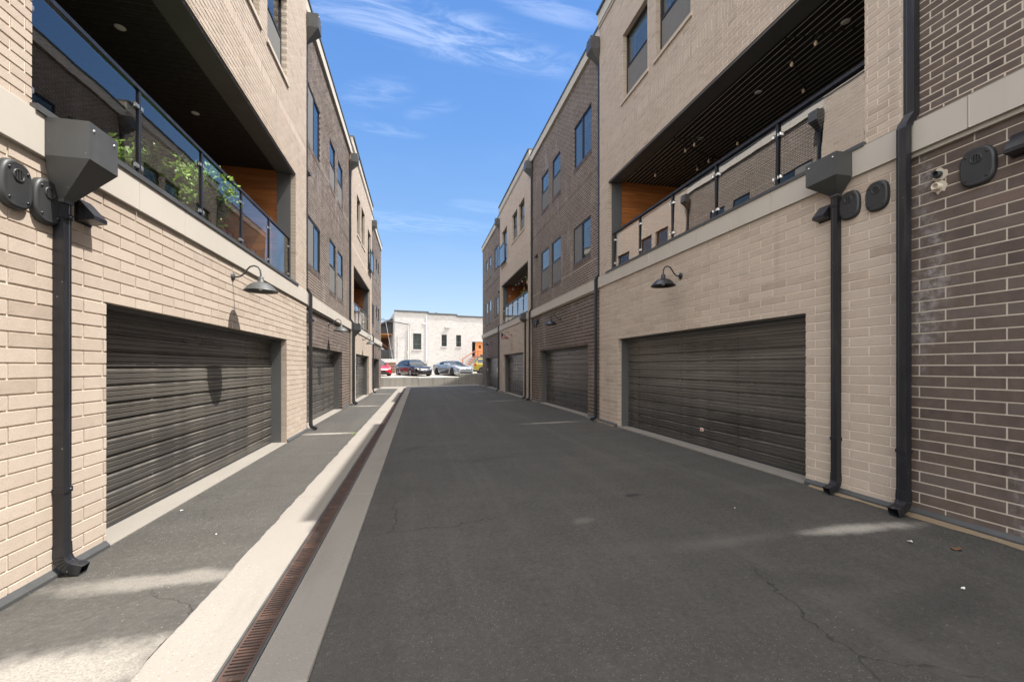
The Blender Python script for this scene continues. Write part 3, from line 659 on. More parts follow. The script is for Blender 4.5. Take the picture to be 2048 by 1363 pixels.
def stub(label,y,z,mat,inner):
    org=(fx('R',DD),y,z); r=thing('pipe_stub',label,'pipe',org)
    m=M(); m.lathe([(.024,-.0),(.024,-.06),(.030,-.06),(.030,.02)],(fx('R',DD),y,z),20,0,'x'); m.build('pipe',mat,r,org)
    m=M(); m.lathe([(.0,-.03),(.0238,-.03)],(fx('R',DD),y,z),16,0,'x'); m.build('bore',inner,r,org)
    m=M(); n=14; pts=[(fx('R',DD)-.004,y+math.cos(2*PI*k/n)*.055*random.uniform(.8,1.3),z+math.sin(2*PI*k/n)*.055*random.uniform(.8,1.3)) for k in range(n)]
    q=[(p[0]+.03,p[1],p[2]) for p in pts]; m.add(pts,[tuple(range(n))]); m.sweep([pts,q],None); m.build('mortar_patch',MT['dark_m'],r,org)
stub('open black pipe stub in the dark brick, upper of two',2.89,3.265,MT['plastic'],MT['void'])
stub('cream plastic pipe stub in the dark brick, lower of two',2.89,3.155,paint('cream_pvc',(.62,.55,.43),.5),MT['sill'])
# door stickers and keypad
def sticker(side,y,z,d,w,h,mat,name,label,cat):
    m=M(); m.box(fx(side,d),fx(side,d+.004),y-w/2,y+w/2,z-h/2,z+h/2)
    return m
st=M(); st.box(fx('R',-.2735),fx('R',-.2705),6.42,6.50,.36,.42); o=st.build('sticker',paint('red_white_sticker',(.72,.62,.56),.5,0,.2,40)); tag(o,'small pale sticker low on the nearest right garage door','sticker')
st2=M(); st2.box(fx('R',-.2700),fx('R',-.2690),6.435,6.485,.375,.40); st2.build('sticker_print',paint('sticker_red',(.55,.08,.05),.5),o)
st=M(); st.box(fx('R',DD-.2735),fx('R',DD-.2705),26.2,26.55,1.15,1.42); tag(st.build('notice',paint('notice_paper',(.7,.55,.40),.7)),'pale paper notice stuck on the farthest right garage door','notice')
st=M(); st.bbox(fx('R',DD-.15),fx('R',DD-.12),29.27,29.288,1.2,1.36,.004); tag(st.build('keypad',MT['white_fix']),'white keypad on the jamb of the farthest right garage','keypad')
# ------------------------------------------------------------------ ground
def zr(x): return .0 if x<-.5 else .07*(x+.51)/5.13
def sheet(m,xs,ys,zf):
    for i in range(len(xs)-1):
        for j in range(len(ys)-1):
            m.quad((xs[i],ys[j],zf(xs[i])),(xs[i+1],ys[j],zf(xs[i+1])),(xs[i+1],ys[j+1],zf(xs[i+1])),(xs[i],ys[j+1],zf(xs[i])))
m=M(); m.box(-300,300,-120,700,-.6,-.45); tag(m.build('ground',paint('far_ground',(.16,.14,.11),.95)),kind='structure')
m=M(); sheet(m,[-.508,.5,1.5,2.5,3.5,4.75],[-8,-2,2,6,12,20,28.4],zr); 
m.add([(-.508,28.4,0),(4.75,28.4,zr(4.75)),(4.75,31.6,zr(4.75)),(-.508,29.6,0)],[(0,1,2,3)])
tag(m.build('asphalt_lane',MT['asphalt']),kind='structure')
m=M(); ed=[-8+.05*k for k in range(int(36.9/.05))]
for a,b in zip(ed,ed[1:]):
    e=lambda t:-1.338+.010*math.sin(t*9.)*math.sin(t*3.1)+.006*math.sin(t*31.)*math.sin(t*17.)
    m.quad((-2.85,a,.010),(e(a),a,.010),(e(b),b,.010),(-2.85,b,.010))
tag(m.build('asphalt_strip',MT['asphalt']),kind='structure')
def slabs(name,x0,x1):
    m=M(); y=-7.; L=3.05
    while y<30.5:
        m.bbox(x0,x1,y+.007,min(y+L,31)-.007,-.12,.006,.007); y+=L
    return tag(m.build(name,MT['conc']),kind='structure')
slabs('concrete_gutter',-1.352,-.959); slabs('concrete_kerb_strip',-.795,-.512)
m=M(); m.box(-1.40,-.5,-8,31,-.3,-.13); m.build; tag(m.build('drain_channel',MT['void']),kind='structure')
m=M(); m.add([(-2.75,29.0,.012),(-1.36,29.0,.012),(-1.36,32.9,.012),(-2.75,32.6,.012)],[(0,1,2,3)])
m.add([(-1.359,29.9,.007),(-.508,29.9,.007),(4.7,31.9,.075),(4.7,34.2,.075),(-1.359,32.9,.007)],[(0,1,2,3,4)])
tag(m.build('concrete_apron',MT['conc']),kind='structure')
# drain grates : one section built, then copied
def make_grate():
    m=M(); x0,x1=-.957,-.797; L=1.0
    m.box(x0,x0+.014,.001,L-.001,-.035,.004,1); m.box(x1-.014,x1,.001,L-.001,-.035,.004,1)
    a,b=x0+.017,x1-.017
    for k in range(2):
        m.box(a,a+.014,k*.5+.002,k*.5+.498,-.03,.001); m.box(b-.014,b,k*.5+.002,k*.5+.498,-.03,.001)
    for k in range(38):
        y=k*L/38+.002; wd=.0135
        if k%19==9: wd=.026
        m.box(a+.014,b-.014,y,y+wd,-.028,.0005)
    mid=(a+b)/2
    o=m.build('drain_grate',[MT['rust'],MT['grey_metal']])
    for k in range(2):
        q=M(); q.lathe([(0,.006),(.011,.005),(.014,.0005)],(mid,(k*19+9)*L/38+.015,.0),10); q.build('bolt',MT['rust'],o)
    return o
g0=make_grate(); tag(g0,'rusty slotted iron grate section in the drain between two concrete strips','drain grate','rusty grate sections of the long trench drain')
for k in range(31):
    o=g0 if k==0 else g0.copy()
    if k: 
        COL.objects.link(o)
        for ch in list(g0.children): c=ch.copy(); COL.objects.link(c); c.parent=o
    o.location=(0,-.5+k*1.0,0)
# ------------------------------------------------------------------ retaining wall, lot
WA=(-2.9,31.75); WB=(9.0,34.3)
def wallpt(t,off=0.):
    dx,dy=WB[0]-WA[0],WB[1]-WA[1]; l=math.hypot(dx,dy); return (WA[0]+dx*t/l-dy/l*off, WA[1]+dy*t/l+dx/l*off)
rw=thing('retaining_wall','grey board marked concrete retaining wall with a step at the alley end','retaining wall',(WA[0],WA[1],0),math.atan2(WB[1]-WA[1],WB[0]-WA[0]))
m=M(); 
for a,b,z in ((-2.,.9,.70),(.9,3.0,.69),(3.0,6.25,.66)): m.bbox(a+.004,b-.004,0,.25,-.2,z,.012)
for a,b,z in ((6.25,8.6,.93),(8.6,12.,.94)): m.bbox(a+.004,b-.004,-.012,.25,-.2,z,.012)
m.build('wall',MT['wallconc'],rw)
m=M()
p=[wallpt(-14,.255),wallpt(28,.255)]
q=[(p[0][0]-4,95),(p[1][0]+4,95)]
zl=lambda y:.60+.021*max(0,y-36)
seg=[]
pts=[p[0],p[1]]
m.add([(p[0][0],p[0][1],.59),(p[1][0],p[1][1],.62),(p[1][0],48,zl(48)),(p[0][0],48,zl(48)),(q[1][0],95,zl(48)+.3),(q[0][0],95,zl(48)+.3)],[(0,1,2,3),(3,2,4,5)])
tag(m.build('parking_lot',concrete('pale_lot_paving',(.34,.31,.27),(.42,.385,.34),.2)),kind='structure')
# ------------------------------------------------------------------ cars
def tab(t,x):
    for (a,va),(b,vb) in zip(t,t[1:]):
        if a<=x<=b:
            q=(x-a)/(b-a); return va+(vb-va)*q
    return t[0][1] if x<t[0][0] else t[-1][1]
MT['tyre']=paint('tyre_rubber',(.02,.02,.02),.85); MT['rim']=paint('alloy_rim',(.45,.45,.46),.3,.8); MT['carglass']=paint('car_window',(.02,.03,.035),.06,0,.1,3,0,.8)
MT['darkrim']=paint('dark_rim',(.06,.06,.06),.35,.6); MT['lens']=paint('lamp_lens',(.42,.41,.38),.12,0,.05,3,0,.8); MT['chrome']=paint('chrome',(.7,.71,.73),.12,1.)
MT['red_lens']=paint('tail_lens',(.45,.02,.02),.15); MT['plate']=paint('number_plate',(.55,.55,.53),.5)
def carpaint(n,c,metal=.2): return paint(n,c,.22,metal,.04,2,0,.5,Coat_Weight=.8,Coat_Roughness=.04)
def car(name,label,loc,rz,L,W,belt,wid,gh,pc,rimm,wb,wr=.33,front=True,extra=None):
    """belt/wid: tables over x; gh: (base_front, roof_front, roof_rear, base_rear, roof_z, roof_half_w, base_half_w)"""
    r=thing(name,label,'car',loc,rz)
    n=70; xs=[-L/2+L*(.5-.5*math.cos(PI*i/n)) for i in range(n+1)]
    wx=(wb/2+.05,-wb/2+.05); rows=[0,.12,.3,.52,.74,.9,1.]
    shp=[.95,.985,1.,1.,.985,.96,.92]
    rings=[]
    for x in xs:
        zb=tab(belt,x); w=tab(wid,x); z0=tab([(-L/2,.42),(-L/2+.25,.26),(-L/2+.5,.2),(L/2-.5,.19),(L/2-.2,.2),(L/2,.3)],x)
        for c in wx:
            rr=wr+.05; dx=x-c
            if abs(dx)<rr: z0=max(z0,wr+math.sqrt(rr*rr-dx*dx)*.98)
        z0=min(z0,zb-.1); half=[]
        for t,q in zip(rows,shp): half.append((w*q,z0+(zb-z0)*t))
        half+=[(w*.78,zb+.025),(w*.45,zb+.045)]
        rings.append([(x,-a,b) for a,b in half]+[(x,0,zb+.052)]+[(x,a,b) for a,b in reversed(half)])
    k=len(rings[0]); m=M(); vs=[p for q in rings for p in q]; fs=[]
    for i in range(n):
        for j in range(k-1): fs.append((i*k+j,i*k+j+1,(i+1)*k+j+1,(i+1)*k+j))
    m.add(vs,fs,0,.5,True); m.add(rings[0],[tuple(range(k))]); m.add(rings[-1],[tuple(range(k))])
    m.build('body',pc,r)
    m=M(); m.box(-L/2+.25,L/2-.25,-tab(wid,0)*.82,tab(wid,0)*.82,.17,.62); m.build('underbody',MT['void'],r)
    bf,rf,rr_,br,rz_,rw_,bw=gh; zb=lambda x: tab(belt,x)+.0
    # cabin shell
    st=[(bf,bw,zb(bf)+.02,bw*.98),(rf,rw_,rz_-.03,None),((rf+rr_)/2,rw_*1.02,rz_,None),(rr_,rw_*.98,rz_-.04,None),(br,bw*.92,zb(br)+.02,None)]
    def sect(x,zt,rw2):
        b=tab(wid,x)*.90; zb_=zb(x)+.0
        return [(x,-b,zb_-.03),(x,-(rw2+(b-rw2)*.12),zb_+(zt-zb_)*.86),(x,-rw2*.85,zt),(x,0,zt+.02),(x,rw2*.85,zt),(x,(rw2+(b-rw2)*.12),zb_+(zt-zb_)*.86),(x,b,zb_-.03)]
    cx=[bf]+[bf+(rf-bf)*q for q in (.5,.85,1)]+[rf+(rr_-rf)*q for q in (.25,.5,.75,1)]+[rr_+(br-rr_)*q for q in (.15,.5,1)]
    def zt(x):
        if x>=rf: q=(bf-x)/(bf-rf); return zb(bf)+.04+(rz_-.03-zb(bf)-.04)*math.sin(q*PI/2)**.9
        if x<=rr_: q=(x-br)/(rr_-br); return zb(br)+.04+(rz_-.04-zb(br)-.04)*math.sin(q*PI/2)**.9
        q=(x-rr_)/(rf-rr_); return rz_-.04+.04*math.sin(q*PI)+.01*q
    rs=[sect(x,zt(x),rw_ if rr_<=x<=rf else rw_+(bw-rw_)*.35*abs((x-(rf if x>rf else rr_))/((bf-rf) if x>rf else (br-rr_)))) for x in cx]
    m=M(); k=7; vs=[p for q in rs for p in q]
    fs=[(i*k+j,i*k+j+1,(i+1)*k+j+1,(i+1)*k+j) for i in range(len(rs)-1) for j in range(k-1)]
    m.add(vs,fs,0,.5,True); cab=m.build('cabin',pc,r)
    def face(i0,i1,j0,j1,off,u0=0.,u1=1.,v0=0.,v1=1.):
        P=lambda i,j:Vector(rs[i][j])
        a,b,c,d=P(i0,j0),P(i0,j1),P(i1,j1),P(i1,j0)
        def q(u,v): return a*(1-u)*(1-v)+b*(1-u)*v+c*u*v+d*u*(1-v)
        nn=(b-a).cross(d-a).normalized(); cen=(a+b+c+d)/4
        if nn.dot(cen-Vector((0,0,.8)))<0: nn=-nn
        return [q(u,v)+nn*off for u,v in ((u0,v0),(u0,v1),(u1,v1),(u1,v0))]
    m=M()
    # windscreen strip by strip
    for i in range(0,3):
        for j in (1,2,3,4): m.add(face(i,i+1,j,j+1,.008),[(0,1,2,3)],0,.5,True)
    m.build('windscreen',MT['carglass'],r)
    m=M(); e=len(rs)-1
    for i in range(e-3,e):
        for j in (1,2,3,4): m.add(face(i,i+1,j,j+1,.008),[(0,1,2,3)],0,.5,True)
    m.build('rear_window',MT['carglass'],r)
    for j in (0,5):
        a=[(1,2,.55,1),(2,3,0,1),(3,4,0,1),(4,5,0,.9),(5,6,.05,1),(6,7,0,1),(7,8,0,1),(8,9,0,.45)]
        m=M()
        for i0,i1,u0,u1 in a:
            v0,v1=(.16,.93) if j==0 else (.07,.84)
            m.add(face(i0,i1,j,j+1,.008,u0,u1,v0,v1),[(0,1,2,3)],0,.5,True)
        m.build('side_window',MT['carglass'],r)
    # wheels
    for c in wx:
        for sg in (-1,1):
            y=sg*(tab(wid,c)*.985); m=M()
            m.lathe([(wr*.62,-.0*sg),(wr*.9,.012*sg),(wr,-.03*sg),(wr,-.2*sg),(wr*.6,-.2*sg)],(c,y,wr),28,0,'y'); wh=m.build('wheel',MT['tyre'],r)
            m=M(); m.lathe([(wr*.66,.004*sg),(wr*.60,.0),(wr*.56,-.05*sg)],(c,y,wr),24,0,'y'); m.lathe([(0,-.01*sg),(.06,-.012*sg),(.07,-.03*sg)],(c,y,wr),12,0,'y')
            for k in range(5):
                q=2*PI*k/5+.3
                for dq in (-.16,.16):
                    p0=(c+.05*math.cos(q),y-.02*sg,wr+.05*math.sin(q)); p1=(c+wr*.6*math.cos(q+dq),y-.008*sg,wr+wr*.6*math.sin(q+dq)); m.tube([p0,p1],.018,5)
            m.build('rim',rimm,wh)
            m=M(); m.lathe([(0,-.06*sg),(wr*.58,-.06*sg)],(c,y,wr),20,0,'y'); m.build('brake',MT['void'],wh)
    for sg in (-1,1):
        xm=bf-.42; yy=sg*tab(wid,xm)*.93; m=M(); m.bbox(xm-.07,xm+.07,yy,yy+sg*.2,zb(xm)+.03,zb(xm)+.16,.03); m.build('mirror',pc,r)
    # front
    def fp(y,z,off=.012):
        """point on the nose surface at half width y, height z"""
        best=None
        for x in reversed(xs):
            if tab(belt,x)+.03>=z and tab(wid,x)*.97>=abs(y): best=x; break
        return ((best if best is not None else L/2-.3)+off,y,z)
    def patch(name,ys_,z0,z1,mat,par=r,off=.012,slant=0.):
        q=M(); A=[fp(y,z0+slant*abs(y),off) for y in ys_]; B=[fp(y,z1+slant*abs(y),off) for y in ys_]; C=[(p[0]-.12,p[1],p[2]) for p in A]; D=[(p[0]-.12,p[1],p[2]) for p in B]
        rings_=[A,B,D,C]; nn=len(ys_)
        for i in range(nn-1): q.add([A[i],A[i+1],B[i+1],B[i]],[(0,1,2,3)],0,.5,True); q.add([B[i],B[i+1],D[i+1],D[i]],[(0,1,2,3)]); q.add([A[i],A[i+1],C[i+1],C[i]],[(0,1,2,3)])
        q.add([A[0],B[0],D[0],C[0]],[(0,1,2,3)]); q.add([A[-1],B[-1],D[-1],C[-1]],[(0,1,2,3)])
        return q.build(name,mat,par)
    if extra: extra(r,patch,fp,xs,wid,belt,face,rs)
    return r
lin=lambda a,b,n:[a+(b-a)*i/(n-1) for i in range(n)]
RZ_=math.radians(-66)
def sedan_extra(r,patch,fp,xs,wid,belt,face,rs):
    W=max(v for _,v in wid)
    g=patch('grille',lin(-.42,.42,9),.50,.68,MT['plastic']); patch('chrome_trim',lin(-.47,.47,9),.475,.5,MT['chrome'],g,.016); patch('chrome_trim',lin(-.47,.47,9),.68,.70,MT['chrome'],g,.016)
    m=M(); p=fp(0,.60,.02); m.lathe([(.045,0),(.055,.012),(.07,.012),(.075,0)],p,20,0,'x'); m.box(p[0],p[0]+.012,-.075,.075,.59,.61); m.build('emblem',MT['chrome'],g)
    patch('lower_intake',lin(-.62,.62,11),.22,.36,MT['void'])
    patch('number_plate',lin(-.2,.2,3),.37,.46,MT['void'],r,.02)
    for s in (-1,1): patch('headlight',lin(s*.52,s*.86,7),.58,.72,MT['lens'],r,.015,.02); patch('fog_lamp',lin(s*.62,s*.74,3),.3,.36,MT['lens'],r,.02)
black=carpaint('black_plum_paint',(.012,.010,.013)); silver=carpaint('silver_paint',(.34,.36,.385),.45); red=carpaint('red_paint',(.50,.012,.025),.1); yellow=carpaint('olive_yellow_paint',(.30,.24,.035),.1)
bs=[(-2.43,.80),(-2.38,.96),(-1.9,1.03),(-1.0,1.0),(0,.96),(1.0,.93),(1.5,.885),(2.0,.80),(2.25,.70),(2.38,.58),(2.43,.5)]
ws=[(-2.43,.66),(-2.3,.80),(-1.9,.89),(-1,.915),(1.2,.915),(1.8,.88),(2.1,.80),(2.3,.66),(2.43,.48)]
zlot=zl
car('parked_car','dark plum black sedan parked nose to the wall behind the red car',(-.42,37.95,zlot(38)),RZ_,4.86,1.83,bs,ws,(1.05,.25,-.95,-1.85,1.46,.60,.80),black,MT['rim'],2.78,.33,True,sedan_extra)
def red_extra(r,patch,fp,xs,wid,belt,face,rs):
    g=patch('grille',lin(-.55,.55,9),.55,.64,MT['void']); patch('lower_intake',lin(-.5,.5,9),.22,.40,MT['void']); patch('number_plate',lin(-.18,.18,3),.41,.53,MT['void'],r,.02)
    for s in (-1,1): patch('headlight',lin(s*.5,s*.86,7),.60,.70,MT['lens'],r,.015,.03); patch('side_scoop',lin(s*.66,s*.84,4),.25,.42,MT['void'],r,.015)
car('parked_car','bright red sedan parked at the left, partly hidden by the left houses',(-3.75,38.3,zlot(38.6)),RZ_,4.9,1.87,bs,ws,(1.05,.25,-.95,-1.85,1.44,.60,.80),red,MT['darkrim'],2.83,.33,True,red_extra)
bc=[(-2.42,.82),(-2.36,1.0),(-1.9,1.06),(-1.4,1.06),(-.5,1.0),(.5,.97),(1.3,.95),(1.9,.88),(2.2,.80),(2.36,.70),(2.42,.6)]
wc=[(-2.42,.74),(-2.3,.86),(-1.8,.95),(-1.2,.96),(-.3,.92),(.6,.92),(1.4,.955),(1.9,.92),(2.2,.82),(2.36,.70),(2.42,.6)]
def coupe_extra(r,patch,fp,xs,wid,belt,face,rs):
    g=patch('grille',lin(-.62,.62,11),.60,.70,MT['void']); patch('emblem',lin(-.09,.09,3),.635,.665,MT['chrome'],g,.02)
    patch('lower_intake',lin(-.5,.5,9),.24,.40,MT['void'])
    for s in (-1,1): patch('headlight',lin(s*.64,s*.80,5),.60,.70,MT['lens'],r,.016); patch('fog_lamp',lin(s*.58,s*.74,4),.32,.44,MT['void'],r,.016)
    # black bonnet centre panel and rear flank stripe
    q=M(); 
    for a,b in zip(lin(.85,2.2,12),lin(.85,2.2,12)[1:]):
        for y0,y1 in ((-.38,0),(0,.38)):
            f=lambda x,y:(x,y,tab(belt,x)+.062-.03*abs(y)/.4*.5)
            q.add([f(a,y0),f(b,y0),f(b,y1),f(a,y1)],[(0,1,2,3)],0,.5,True)
    q.build('bonnet_stripe',MT['plastic'],r)
    for s in (-1,1):
        q=M(); X=lin(-.95,.95,16)
        for a,b in zip(X,X[1:]):
            f=lambda x,z:(x,s*(tab(wid,x)*1.001+.008),z); t=lambda x:.30+.33*((x+.95)/1.9)**1.0
            q.add([f(a,.24),f(b,.24),f(b,t(b)),f(a,t(a))],[(0,1,2,3)],0,.5,True)
        q.build('flank_stripe',MT['plastic'],r)
car('parked_car','silver sports coupe with black bonnet stripe and black flank',(3.05,37.9,zlot(38)),RZ_,4.84,1.92,bc,wc,(.80,.05,-.75,-1.75,1.37,.58,.78),silver,MT['darkrim'],2.85,.36,True,coupe_extra)
bh=[(-2.2,.85),(-2.15,1.02),(-1.6,1.06),(0,1.02),(1.0,.99),(1.6,.95),(2.0,.85),(2.2,.65)]
wh_=[(-2.2,.72),(-2.05,.84),(-1.5,.89),(1.2,.9),(1.8,.85),(2.05,.74),(2.2,.55)]
def hatch_extra(r,patch,fp,xs,wid,belt,face,rs):
    for s in (-1,1):
        q=M(); q.bbox(-2.16,-1.92,s*.72,s*.87,.86,1.02,.02); q.build('tail_light',MT['red_lens'],r)
        q=M(); q.box(-2.0,1.9,s*.86,s*.905,.2,.36); q.build('sill_cladding',MT['plastic'],r)
        q=M(); q.tube([(-1.5,s*.5,1.63),(-1.4,s*.52,1.68),(.1,s*.52,1.68),(.25,s*.5,1.62)],.02,6); q.build('roof_rail',MT['plastic'],r)
car('parked_car','olive yellow hatchback with roof rack beside the wooden steps',(7.75,43.9,zlot(44)),math.radians(4),4.4,1.8,bh,wh_,(1.1,.35,-1.65,-2.0,1.62,.58,.8),yellow,MT['darkrim'],2.66,.34,True,hatch_extra)
rk=thing('roof_carrier','black ski and bike carrier on the roof of the olive yellow hatchback','roof carrier',(7.3,43.9,zlot(44)+1.69),math.radians(4))
m=M(); m.bbox(-.9,.6,-.35,.1,.12,.32,.06); m.build('box',MT['plastic'],rk)
m=M()
for x in (-.6,.4): m.tube([(x,-.5,.03),(x,.5,.03)],.02,6); m.tube([(x,-.15,.03),(x,-.15,.13)],.02,6)
m.build('crossbar',MT['plastic'],rk)
# ------------------------------------------------------------------ white building
WBL=(-2.62,49.8,0.); wa=math.radians(7.5)
wbt=thing('white_building','white painted brick building with stepped dark coping behind the cars','building',WBL,wa)
def winhole(u0,u1,z0,z1): return (u0,u1,z0,z1)
wins=[(2.07,3.03,3.49,5.37),(5.41,6.05,3.9,5.31),(7.18,7.8,3.89,5.3)]; doorh=(9.16,10.9,2.75,4.53)
m=M()
for (a,b,z) in ((0,3.85,7.82),(3.85,7.27,7.66),(7.27,22,7.5)):
    hs=[h for h in wins+[doorh] if h[1]>a and h[0]<b]
    for y0,y1,z0,z1 in cells(a,b,.4,z,hs): m.quad((y0,0,z0),(y1,0,z0),(y1,0,z1),(y0,0,z1))
    for h in [h for h in hs if a<=h[0]<b]:
        m.quad((h[0],0,h[2]),(h[0],.22,h[2]),(h[0],.22,h[3]),(h[0],0,h[3])); m.quad((h[1],0,h[2]),(h[1],.22,h[2]),(h[1],.22,h[3]),(h[1],0,h[3]))
        m.quad((h[0],0,h[2]),(h[1],0,h[2]),(h[1],.22,h[2]),(h[0],.22,h[2])); m.quad((h[0],0,h[3]),(h[1],0,h[3]),(h[1],.22,h[3]),(h[0],.22,h[3]))
m.quad((0,0,.4),(0,14,.4),(0,14,7.82),(0,0,7.82)); m.quad((22,0,.4),(22,14,.4),(22,14,7.5),(22,0,7.5)); m.quad((0,14,.4),(22,14,.4),(22,14,7.5),(0,14,7.5))
m.box(3.63,3.85,-.045,.0,2.2,7.655)
m.build('wall',MT['whitebrick'],wbt,(0,0,0),False)
m=M(); 
for (a,b,z) in ((0,3.85,7.82),(3.85,7.27,7.66),(7.27,22,7.5)): m.bbox(a-.05,b+.03,-.12,.3,z,z+.17,.01)
m.quad((0,0.1,7.4),(22,.1,7.4),(22,14,7.4),(0,14,7.4)); m.build('roof',MT['cap'],wbt)
for (a,b,z0,z1),cols,rows in zip(wins,(4,3,3),(6,5,5)):
    m=M(); t=.05; m.box(a,b,.12,.18,z0,z0+t); m.box(a,b,.12,.18,z1-t,z1); m.box(a,a+t,.12,.18,z0+t,z1-t); m.box(b-t,b,.12,.18,z0+t,z1-t)
    for k in range(1,cols): u=a+(b-a)*k/cols; m.box(u-.012,u+.012,.13,.165,z0+t,z1-t)
    for k in range(1,rows): z=z0+(z1-z0)*k/rows; q=.03 if k==2 else .012; m.box(a+t,b-t,.125,.168,z-q,z+q)
    w=m.build('window',paint('grey_steel_frame',(.13,.14,.14),.5),wbt)
    m=M(); m.quad((a+t,.15,z0+t),(b-t,.15,z0+t),(b-t,.15,z1-t),(a+t,.15,z1-t)); m.build('pane',MT['pane'],w)
    m=M(); m.box(a-.02,b+.02,.3,.32,z0-.05,z1+.05); m.build('interior',paint('dim_room',(.09,.11,.10),.9),w)
    m=M(); m.bbox(a-.07,b+.05,-.07,.12,z0-.13,z0-.01,.01); m.build('window_sill',MT['whitebrick'],w)
m=M(); m.box(9.18,9.58,.12,.16,2.76,4.5); m.build('sidelight',MT['pane'],wbt)
m=M(); m.box(9.6,10.7,.1,.16,2.76,4.5); dr=m.build('door',paint('orange_stained_door',(.52,.20,.06),.5,0,.2,4),wbt)
m=M(); m.box(10.05,10.32,.09,.098,3.75,4.1); m.build('pane',MT['pane'],dr)
m=M(); m.bbox(5.83,6.4,-.16,.0,6.1,6.27,.01); m.build('lintel_box',MT['whitebrick'],wbt)
m=M(); m.tube([(3.58,-.06,7.5),(3.58,-.06,2.1)],.045,8); m.box(3.2,3.62,-.09,-.0,6.5,6.6); m.build('rain_pipe',paint('white_pipe',(.7,.68,.64),.5),wbt)
wp=paint('grey_conduit',(.55,.53,.49),.5)
m=M(); m.tube([(.43,-.07,5.3),(.43,-.07,2.2)],.03,8); m.tube([(1.52,-.1,6.1),(1.52,-.1,1.9)],.05,8); m.tube([(1.73,-.09,6.15),(1.73,-.09,1.9)],.035,8)
for u in (1.4,1.62,1.8): m.tube([(u,-.02,6.3),(u,-.28,6.3),(u+.02,-.3,6.4)],.022,6)
m.box(1.42,1.62,-.14,-.05,2.9,3.3); m.build('service_mast',wp,wbt)
for u,z in ((6.11,7.3),(6.68,7.32)):
    m=M(); m.tube([(u,-.0,z),(u,-.09,z),(u-.02,-.09,z-.25)],.02,6); m.build('bracket',wp,wbt)
m=M(); m.lathe([(.09,0),(.09,.25),(.12,.26),(.12,.32),(.0,.36)],(4.98,1.2,7.75),10); m.build('flue',paint('rusty_flue',(.28,.14,.09),.6),wbt)
def wloc(u,v,z): c,s_=math.cos(wa),math.sin(wa); return (WBL[0]+u*c-v*s_,WBL[1]+u*s_+v*c,z)
# wires
for k in range(5):
    m=M(); a=Vector(wloc(1.4+k*.1,-.28,6.35)); b=Vector((-16,44+k*.5,9.0+k*.25)); pts=[]
    for i in range(17):
        q=i/16; p=a.lerp(b,q); p.z-=4*.35*q*(1-q); pts.append(p)
    m.tube(pts,.012,5); tag(m.build('power_line',MT['plastic']),'thin overhead power line running left from the white building','power line','overhead power lines at the white building')
# steps with handrail
sw=paint('redwood_stain',(.34,.13,.075),.6,0,.25,5)
stp=thing('wooden_steps','reddish wooden steps with handrail climbing to the orange door','steps',wloc(8.6,-1.0,.9),wa)
m=M()
for k in range(7): m.box(-1.35+k*.27,-1.05+k*.27,-.55,.55,.15+k*.27-.05,.15+k*.27)
m.build('treads',sw,stp)
m=M(); m.box(.55,3.2,-.7,.95,1.8,1.88); m.build('landing',sw,stp)
for y in (-.6,):
    m=M(); m.tube([(-1.0,y,1.5),(.6,y,2.48)],.06,6); m.tube([(.6,y,2.5),(3.0,y,2.55)],.05,6); m.build('handrail',sw,stp)
    for x,z0,z1 in ((-1.0,.0,1.5),(.55,.2,2.55),(.85,.2,2.5)): 
        m=M(); m.box(x-.06,x+.06,y-.06,y+.06,z0,z1); m.build('post',sw,stp)
    m=M(); m.tube([(-.9,y,.15),(.6,y,1.8)],.07,6); m.build('stringer',sw,stp)
# gabled pavilion to the left
gp=thing('timber_pavilion','dark gabled pavilion with orange timber ceiling left of the white building','pavilion',wloc(-3.2,2.5,0),wa)
dk=paint('dark_shingle',(.05,.05,.052),.8,0,.25,8,.2); ot=paint('orange_timber',(.46,.19,.05),.6,0,.3,3)
m=M(); m.add([(-1.2,-.3,5.05),(3.15,-.3,7.1),(3.15,9,7.1),(-1.2,9,5.05),(-1.2,-.3,5.25),(3.15,-.3,7.3),(3.15,9,7.3),(-1.2,9,5.25)],[(0,1,2,3),(4,5,6,7),(0,1,5,4),(1,2,6,5),(2,3,7,6),(3,0,4,7)]); m.build('roof',dk,gp)
m=M(); m.add([(-.2,.2,5.45),(3.1,.2,5.45),(3.1,.2,7.08),(-.2,.2,5.52)],[(0,1,2,3)]); m.build('gable_wall',dk,gp)
m=M(); m.add([(-.2,.25,5.44),(3.1,.25,5.44),(3.1,9,5.2),(-.2,9,5.2)],[(0,1,2,3)]); m.box(-.3,3.1,.05,.24,5.33,5.445); m.build('ceiling',ot,gp)
m=M()
for k in range(8): m.tube([(1.2+k*.0,.3+k*1.2,5.4),(3.0,.3+k*1.2,5.4)],.05,4)
m.build('rafter',ot,gp)
m=M(); m.box(-4,3.1,6.,6.2,1.2,5.4); m.build('back_wall',paint('brown_wall',(.10,.05,.03),.7),gp)
m=M(); m.add([(1.0,.6,5.3),(3.1,.6,3.4),(3.1,.75,3.4),(1.0,.75,5.3),(1.0,.6,5.1),(3.1,.6,3.2),(3.1,.75,3.2),(1.0,.75,5.1)],[(0,1,2,3),(4,5,6,7),(0,1,5,4),(3,2,6,7)]); m.build('brace',paint('brown_beam',(.14,.06,.03),.7),gp)
fn=thing('picket_fence','dark slatted fence under the timber pavilion','fence',wloc(-3.2,.9,0),wa)
m=M()
for k in range(44): m.box(-2+k*.115,-2+k*.115+.07,0,.03,2.35,3.38)
m.build('pickets',MT['cap'],fn)
m=M(); m.box(-2,3.1,.031,.07,2.45,2.52); m.box(-2,3.1,.031,.07,3.2,3.27); m.box(-2,3.1,-.02,.05,3.39,3.44); m.build('rail',MT['cap'],fn)
